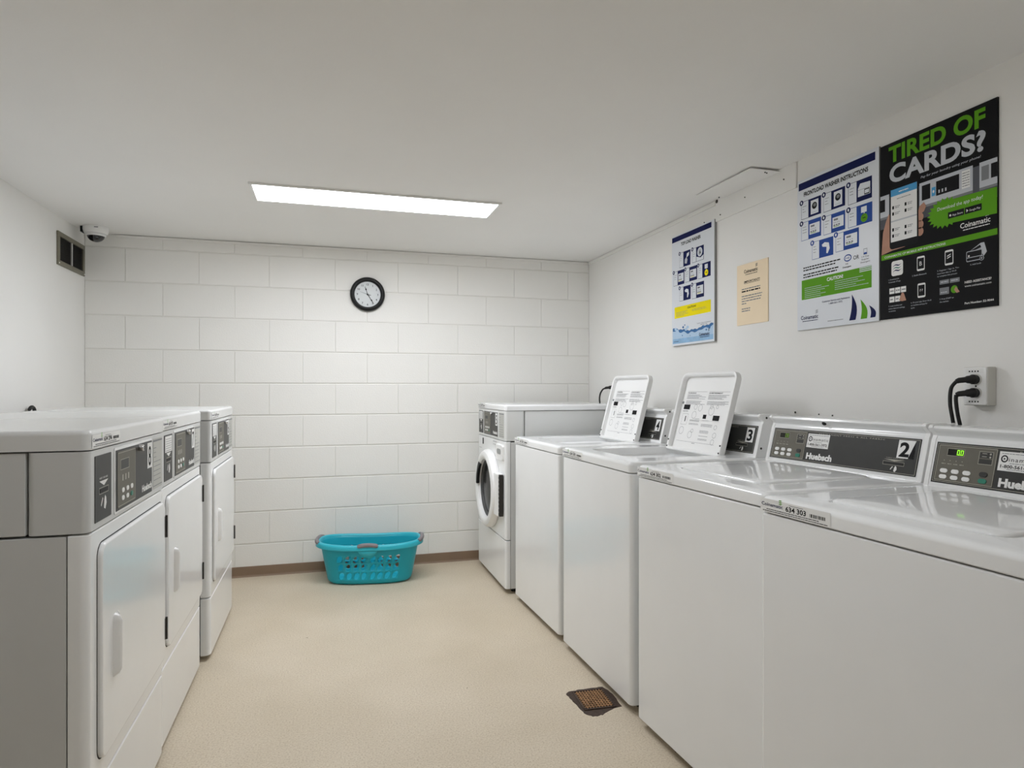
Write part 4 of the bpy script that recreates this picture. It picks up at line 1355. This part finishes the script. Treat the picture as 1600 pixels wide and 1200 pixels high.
# ---- front load instructions
def poster_frontload():
    t, W, H, mk = poster('instruction_poster', 'white FRONTLOAD WASHER INSTRUCTIONS poster with navy band and green caution box', 'poster', 2.180, 1.780, 1.420, 2.024, 0.008, 'poster_white', 'board')
    asp = W / H
    b = mk()
    b.rect(0.019, 0.962, 0.932, 0.980, 0.0004, 'navy')
    b.build('header_band', t, 'navy band')
    b = mk()
    b.text('FRONTLOAD WASHER INSTRUCTIONS', 0.091, 0.884, 0.0004, 'ink', w=0.795, h=0.028, bold=0.035, res=3)
    b.build('title_lettering', t, 'black title lettering')
    T = [(0.056, 0.325, 0.734, 0.852, 0.155, 'front'), (0.357, 0.624, 0.731, 0.850, 0.455, 'front'), (0.660, 0.927, 0.722, 0.850, 0.757, 'drawer'),
         (0.056, 0.325, 0.592, 0.714, 0.155, 'panel'), (0.357, 0.624, 0.586, 0.704, 0.455, 'panel'), (0.660, 0.930, 0.583, 0.699, 0.757, 'start'),
         (0.205, 0.480, 0.449, 0.565, 0.300, 'tap'), (0.510, 0.783, 0.457, 0.572, 0.605, 'panel')]
    for k, (u0, u1, v0, v1, s, art) in enumerate(T):
        tile(t, mk, u0, u1, v0, v1, s, art, asp, k + 1, 'navy' if k < 3 else 'blue', 'navy' if k < 6 else 'blue')
    b = mk()
    for k, (v, w2) in enumerate(((0.405, 0.48), (0.388, 0.42), (0.360, 0.46), (0.343, 0.44))):
        b.greek(0.085, 0.085 + w2, v, 0.008, 0.0004, 'ink')
    b.text('OR', 0.72, 0.385, 0.0004, 'ink', w=0.065, h=0.025, bold=0.01)
    b.disc(0.655, 0.405, 0.045, 0.0004, 'blue', 16, 0.022)
    b.disc(0.655, 0.405, 0.036, 0.0007, 'poster_white', 16, 0.015)
    b.text('HE', 0.655, 0.398, 0.0010, 'blue', w=0.05, h=0.014, align='c')
    b.text('HE', 0.645, 0.366, 0.0004, 'ink', w=0.03, h=0.010, align='c')
    b.text('Detergent', 0.645, 0.348, 0.0004, 'ink', w=0.1, h=0.010, align='c', bold=0.02)
    b.frame(0.835, 0.875, 0.400, 0.435, 0.003, 0.0004, 'greyink')
    b.rect(0.838, 0.872, 0.402, 0.412, 0.0007, 'blue')
    for k, s in enumerate(('1/4 Cup', 'Regular', 'Detergent')):
        b.text(s, 0.855, 0.385 - 0.016 * k, 0.0004, 'ink', w=0.0115 * len(s), h=0.009, align='c')
    b.build('detergent_note', t, 'small printed detergent note')
    b = mk()
    b.rect(0.062, 0.923, 0.200, 0.329, 0.0004, 'green')
    stripes(b, 0.79, 0.923, 0.299, 0.329, 3, 0.0007, 'poster_white')
    b.text('CAUTION!', 0.40, 0.291, 0.0007, 'white', w=0.2, h=0.022, bold=0.03)
    for k in range(6):
        b.greek(0.105, 0.105 + random.uniform(0.2, 0.36), 0.272 - 0.0125 * k, 0.0035, 0.0007, 'silver')
    for k in range(5):
        b.greek(0.50, 0.50 + random.uniform(0.25, 0.4), 0.276 - 0.0125 * k, 0.0035, 0.0007, 'silver')
    b.build('caution_box', t, 'green caution box')
    b = mk()
    b.text('Customer Service and Assistance', 0.338, 0.160, 0.0004, 'navy', w=0.34, h=0.011, bold=0.02)
    b.text('1-800-561-1972', 0.425, 0.142, 0.0004, 'navy', w=0.165, h=0.011, bold=0.02)
    b.build('service_lettering', t, 'small navy lettering')
    b = mk()
    logo(b, 0.051, 0.068, 0.235, asp, 'navy', wave='greyink')
    b.build('footer_logo', t, 'navy wordmark with wave emblem')
    b = mk()
    b.greek(0.41, 0.60, 0.035, 0.004, 0.0004, 'greyink')
    b.build('footer_lettering', t, 'navy footer lettering')
    def sail(pts, m):
        b = mk()
        b.poly(pts, 0.0004, m)
        b.build('sail_emblem', t, '%s sail shape' % m)
    def sl(u0, u1, tipu, v0, v1):
        out = [(u0, v0), (u1, v0)]
        for i in range(1, 8):                                # outer edge bulging right, up to the tip
            f = i / 8
            out.append((u1 + (tipu - u1) * f + 0.035 * math.sin(PI * f), v0 + (v1 - v0) * f))
        out.append((tipu, v1))
        for i in range(1, 8):
            f = 1 - i / 8
            out.append((u0 + (tipu - u0) * f + 0.014 * math.sin(PI * f), v0 + (v1 - v0) * f))
        return out
    sail(sl(0.672, 0.745, 0.702, 0.023, 0.180), 'navy')
    sail(sl(0.802, 0.873, 0.800, 0.023, 0.141), 'green')
    sail(sl(0.908, 0.962, 0.896, 0.024, 0.098), 'navy')
poster_frontload()

# ---- top load instructions
def poster_topload():
    t, W, H, mk = poster('instruction_poster', 'white TOP LOAD WASHER poster with yellow caution box and blue water picture', 'poster', 3.155, 2.752, 1.419, 2.020, 0.014, 'poster_white', 'board')
    asp = W / H
    b = mk()
    b.rect(0.005, 0.940, 0.942, 0.988, 0.0004, 'navy')
    b.build('header_band', t, 'navy band')
    b = mk()
    b.text('TOP LOAD WASHER', 0.234, 0.890, 0.0004, 'ink', w=0.47, h=0.029, bold=0.035, res=3)
    b.build('title_lettering', t, 'black title lettering')
    T = [(0.197, 0.465, 0.694, 0.828, 0.294, 'pour'), (0.509, 0.773, 0.700, 0.824, 0.60, 'tub'), (0.047, 0.318, 0.544, 0.674, 0.15, 'panel'),
         (0.339, 0.622, 0.548, 0.672, 0.44, 'panel'), (0.644, 0.923, 0.546, 0.668, 0.74, 'start'), (0.197, 0.471, 0.394, 0.519, 0.294, 'tap'), (0.503, 0.778, 0.388, 0.519, 0.60, 'panel')]
    for k, (u0, u1, v0, v1, s, art) in enumerate(T):
        tile(t, mk, u0, u1, v0, v1, s, art, asp, k + 1)
    b = mk()
    b.rect(0.072, 0.926, 0.247, 0.349, 0.0004, 'yellow')
    b.text('CAUTION!', 0.495, 0.316, 0.0007, 'ink', w=0.2, h=0.018, align='c', bold=0.02)
    for k in range(4):
        b.greek(0.11, 0.11 + random.uniform(0.2, 0.34), 0.297 - 0.011 * k, 0.003, 0.0007, 'greyink')
    for k in range(2):
        b.greek(0.50, 0.50 + random.uniform(0.2, 0.36), 0.297 - 0.011 * k, 0.003, 0.0007, 'greyink')
    b.build('caution_box', t, 'yellow caution box')
    b = mk()
    n = 40
    top = lambda f: 0.130 + 0.020 * math.cos(f * 6.0) * (1 - 0.6 * f) + 0.014 * max(0, f - 0.55) + 0.004 * math.sin(f * 27)
    low = [(0.025 + 0.955 * i / n, 0.018) for i in range(n + 1)]
    mid = [(0.025 + 0.955 * i / n, top(i / n) - 0.016 - 0.006 * math.sin(i * 0.9)) for i in range(n + 1)]
    hi = [(0.025 + 0.955 * i / n, top(i / n) + 0.008 + 0.004 * math.sin(i * 1.7)) for i in range(n + 1)]
    for i in range(n):
        b.poly([low[i], low[i + 1], (low[i + 1][0], 0.062), (low[i][0], 0.062)], 0.0004, 'waterlight')
        b.poly([(low[i][0], 0.062), (low[i + 1][0], 0.062), mid[i + 1], mid[i]], 0.0004, 'skyblue')
        b.poly([mid[i], mid[i + 1], hi[i + 1], hi[i]], 0.0006, 'waterblue')
    for u, v, r in ((0.10, 0.150, 0.03), (0.29, 0.158, 0.022), (0.33, 0.175, 0.014), (0.40, 0.152, 0.03), (0.14, 0.128, 0.04), (0.36, 0.135, 0.03)):
        b.disc(u, v, r, 0.0009, 'skyblue' if r > 0.028 else 'waterblue', 10, r * 0.45)
    for u, v, r in ((0.27, 0.085, 0.012), (0.83, 0.105, 0.016), (0.46, 0.075, 0.008), (0.9, 0.118, 0.02)):
        b.disc(u, v, r, 0.0009, 'waterblue', 8, r * 0.5)
    b.build('water_picture', t, 'blue splashing water picture')
    b = mk()
    b.text('Customer Service and Assistance', 0.622, 0.166, 0.0012, 'ink', w=0.31, h=0.0085)
    b.text('1-800-561-1972', 0.70, 0.152, 0.0012, 'ink', w=0.15, h=0.0085)
    b.build('service_lettering', t, 'small dark lettering')
    b = mk()
    logo(b, 0.669, 0.060, 0.235, asp, 'navy', z=0.0014)
    b.greek(0.05, 0.18, 0.035, 0.004, 0.0012, 'navy')
    b.build('footer_lettering', t, 'dark footer lettering')
poster_topload()

# ---- tan notice
def notice():
    t, W, H, mk = poster('paper_notice', 'tan paper notice headed IMPORTANT, on the wall between the posters', 'notice', 2.585, 2.367, 1.478, 1.756, 0.004, 'tan', 'tan')
    asp = W / H
    b = mk()
    logo(b, 0.245, 0.845, 0.44, asp, 'ink')
    b.text('IMPORTANT!', 0.245, 0.685, 0.0004, 'ink', w=0.51, h=0.036, bold=0.02, shear=0.1)
    b.rect(0.245, 0.755, 0.672, 0.677, 0.0004, 'ink')
    lines = [(0.588, 0.6), (0.546, 0.6), (0.471, 0.66), (0.430, 0.64), (0.389, 0.62), (0.349, 0.15), (0.263, 0.28), (0.226, 0.30)]
    for k, (v, w_) in enumerate(lines):
        b.greek(0.165, 0.165 + w_, v - 0.008, 0.016 if k != 1 else 0.022, 0.0004, 'ink' if k == 1 else 'greyink')
    b.build('lettering', t, 'dark printed lettering')
notice()

# ------------------------------------------------------------------ outlets and cords
def outlet(label, y, z, w, h, d, labels):
    t = thing('wall_outlet', label, 'outlet', (XR, y, z), 0, 'wall outlets')
    mx = plane_mx((0, 0, 0), (0, -1, 0), (0, 0, 1))
    b = MB(mx).solid(); b.box((-w / 2, -h / 2, 0), (w / 2, h / 2, d), 'platewhite', 0.003, 2); b.build('outlet_box', t)
    b = MB(mx).solid(); b.slab(-w / 2 + 0.002, w / 2 - 0.002, -h / 2 + 0.002, h / 2 - 0.002, d - 0.001, d + 0.003, 0.004, 0.002, 'plastic', 3, 2); p = b.build('cover_plate', t)
    for s in (1, -1):
        b = MB(mx).solid()
        b.lathe([(0.0, d + 0.0045), (0.0155, d + 0.0045), (0.0165, d + 0.003)], (0.006, s * 0.0195, 0), 'platewhite', 20)
        b.build('socket', p)
    b = MB(mx).solid(); b.lathe([(0.0, d + 0.0042), (0.0022, d + 0.004), (0.003, d + 0.003)], (0.004, 0, 0), 'hinge', 10); b.build('screw', p, 'dark screw')
    if labels:
        b = MB(mx)
        for v in (h / 2 - 0.013, -h / 2 + 0.011):
            b.rect(-w / 2 + 0.010, w / 2 - 0.010, v - 0.006, v + 0.007, d + 0.0032, 'sticker')
            for q in range(4):
                b.rect(-0.017 + 0.0085 * q, -0.0125 + 0.0085 * q, v - 0.002, v + 0.002, d + 0.0035, 'ink')
        b.build('paper_labels', t, 'small paper labels')
    return t

def cord(label, y, z, d, pts, tag=False):
    """plug standing on the outlet at (y, z), d off the wall, and its cord along world points pts"""
    t = thing('power_cord', label, 'cord', (XR - d, y, z), 0, 'black power cords')
    b = MB().solid()
    b.tube([(0, 0, 0), (-0.012, 0.0, 0), (-0.014, 0.001, 0), (-0.026, 0.004, -0.0005), (-0.030, 0.006, -0.001), (-0.045, 0.014, -0.003), (-0.050, 0.018, -0.006)], [0.0135, 0.0145, 0.012, 0.011, 0.0085, 0.008, 0.0065], 'rubber', 14)
    b.build('plug', t)
    P = [Vector((-0.050, 0.018, -0.006))] + [Vector(p) - Vector((XR - d, y, z)) for p in pts]
    # smooth the cord (Catmull-Rom)
    out = []
    for i in range(len(P) - 1):
        p0, p1, p2, p3 = P[max(0, i - 1)], P[i], P[i + 1], P[min(len(P) - 1, i + 2)]
        for k in range(6):
            f = k / 6
            out.append(0.5 * ((2 * p1) + (p2 - p0) * f + (2 * p0 - 5 * p1 + 4 * p2 - p3) * f * f + (3 * p1 - 3 * p2 + p3 - p0) * f ** 3))
    out.append(P[-1])
    b = MB().solid(); b.tube(out, 0.0052, 'rubber', 10); b.build('cable', t, angle=60)
    if tag:
        q = out[int(len(out) * 0.62)]
        b = MB().solid()
        b.tube([q + Vector((0, 0, -0.006)), q + Vector((0, 0, 0.006))], 0.0062, 'sticker', 12)
        b.box((q.x - 0.001, q.y - 0.017, q.z - 0.005), (q.x + 0.0, q.y - 0.004, q.z + 0.005), 'sticker')
        b.build('cable_tag', t, 'white paper tag')

outlet('white wall outlet box holding two black plugs, above the nearest washer', 1.4165, 1.192, 0.073, 0.112, 0.034, True)
outlet('small white wall outlet behind the raised lid of washer 4', 3.922, 1.175, 0.072, 0.115, 0.008, False)
cord('black power cord from the upper plug of the near outlet, with a white tag', 1.4125, 1.2115, 0.0385, [(1.752, 1.443, 1.185), (1.752, 1.446, 1.14), (1.760, 1.444, 1.09), (1.775, 1.440, 1.00), (1.795, 1.436, 0.80)], True)
cord('black power cord from the lower plug of the near outlet', 1.4125, 1.1725, 0.0385, [(1.757, 1.432, 1.15), (1.760, 1.429, 1.11), (1.768, 1.423, 1.06), (1.785, 1.415, 0.98), (1.80, 1.41, 0.80)])
cord('black power cord plugged in above the front loader, beside the raised lid', 3.916, 1.1945, 0.0125, [(1.775, 3.955, 1.180), (1.762, 3.966, 1.15), (1.758, 3.968, 1.11), (1.765, 3.966, 1.05), (1.78, 3.96, 0.9)])

# cord end showing behind the dryers, left wall
def loop_cord():
    t = thing('drain_hose', 'short black hose loop peeking over the dryers at the left wall', 'hose', (XL + 0.022, 3.59, 1.02))
    b = MB().solid()
    pts = [(0, -0.035, -0.30), (0, -0.033, 0.02)] + [(0, 0.033 * -math.cos(R(a)), 0.045 + 0.033 * math.sin(R(a))) for a in range(0, 181, 20)] + [(0, 0.033, 0.02), (0, 0.035, -0.30)]
    b.tube(pts, 0.008, 'rubber', 10)
    b.build('hose', t, angle=60)
loop_cord()

# ------------------------------------------------------------------ ceiling access panel
def access_panel():
    t = thing('access_panel', 'white access panel hanging slightly loose from the ceiling, along the right wall', 'panel', (1.769, 2.49, ZC))
    b = MB().solid()
    b.loft([[(x, y, z) for x, y in ((-0.075, yy), (0.068, yy))] + [(x, y, z - 0.004) for x, y in ((0.068, yy), (-0.075, yy))] for yy, z in ((0.205, -0.0015), (-0.203, -0.007))], 'ceiling', True, True)
    b.build('board', t)
    for x, y in ((0.01, -0.185), (0.022, -0.18), (0.04, 0.19)):
        b = MB().solid(); b.lathe([(0.0, -0.0145), (0.003, -0.014), (0.0035, -0.009), (0.0035, -0.003)], (x, y, 0.0 + (0.004 if y > 0 else 0)), 'hinge', 10); b.build('screw', t, 'dark screw')
access_panel()

# ------------------------------------------------------------------ floor drain
def drain():
    t = thing('floor_drain', 'rusty square floor drain grate with torn dark edges, by the foot of washer 3', 'drain', (0.975, 2.245, 0), R(-3))
    ox, oy = 0.975, 2.245
    edge = [(-0.072, 0.098), (-0.03, 0.104), (0.03, 0.108), (0.072, 0.106), (0.086, 0.06), (0.088, 0.0), (0.084, -0.055), (0.05, -0.064), (0.022, -0.083), (-0.008, -0.10), (-0.03, -0.104), (-0.052, -0.10), (-0.068, -0.075), (-0.076, -0.03), (-0.080, 0.02), (-0.084, 0.06), (-0.088, 0.085)]
    rough = []
    rnd = random.Random(3)
    for (xa, ya), (xb, yb) in zip(edge, edge[1:] + edge[:1]):
        for f in (0, 0.33, 0.67):
            rough.append((xa + (xb - xa) * f + rnd.uniform(-0.003, 0.003), ya + (yb - ya) * f + rnd.uniform(-0.003, 0.003)))
    edge = rough
    b = MB().solid()
    b.loft([[(x * 1.0, y, 0) for x, y in edge], [(x * 0.99, y * 0.99, 0.0012) for x, y in edge], [(x * 0.93, y * 0.93, 0.0016) for x, y in edge]], 'rustdark', False, True)
    b.build('torn_floor_edge', t, 'dark torn edge of floor covering')
    b = MB(); b.box((-0.060, -0.058, 0.0017), (0.062, 0.088, 0.0021), 'pit'); b.build('drain_pit', t, 'black hole under the grate')
    b = MB().solid()
    x0, x1, y0, y1 = -0.062, 0.064, -0.060, 0.090
    for a, c in (((x0, y0), (x1, y0 + 0.008)), ((x0, y1 - 0.008), (x1, y1)), ((x0, y0 + 0.008), (x0 + 0.008, y1 - 0.008)), ((x1 - 0.008, y0 + 0.008), (x1, y1 - 0.008))):
        b.box((a[0], a[1], 0.0018), (c[0], c[1], 0.0052), 'rustdark', 0.001, 1)
    b.build('grate_frame', t)
    b = MB().solid()
    nx, ny = 10, 10
    for k in range(1, nx):
        x = x0 + 0.006 + (x1 - x0 - 0.012) * k / nx
        b.box((x - 0.0021, y0 + 0.008, 0.0024), (x + 0.0021, y1 - 0.008, 0.0046), 'rust')
    for k in range(1, ny):
        y = y0 + 0.006 + (y1 - y0 - 0.012) * k / ny
        b.box((x0 + 0.008, y - 0.0025, 0.0024), (x1 - 0.008, y + 0.0025, 0.0049), 'rust')
    b.build('grate', t)
drain()
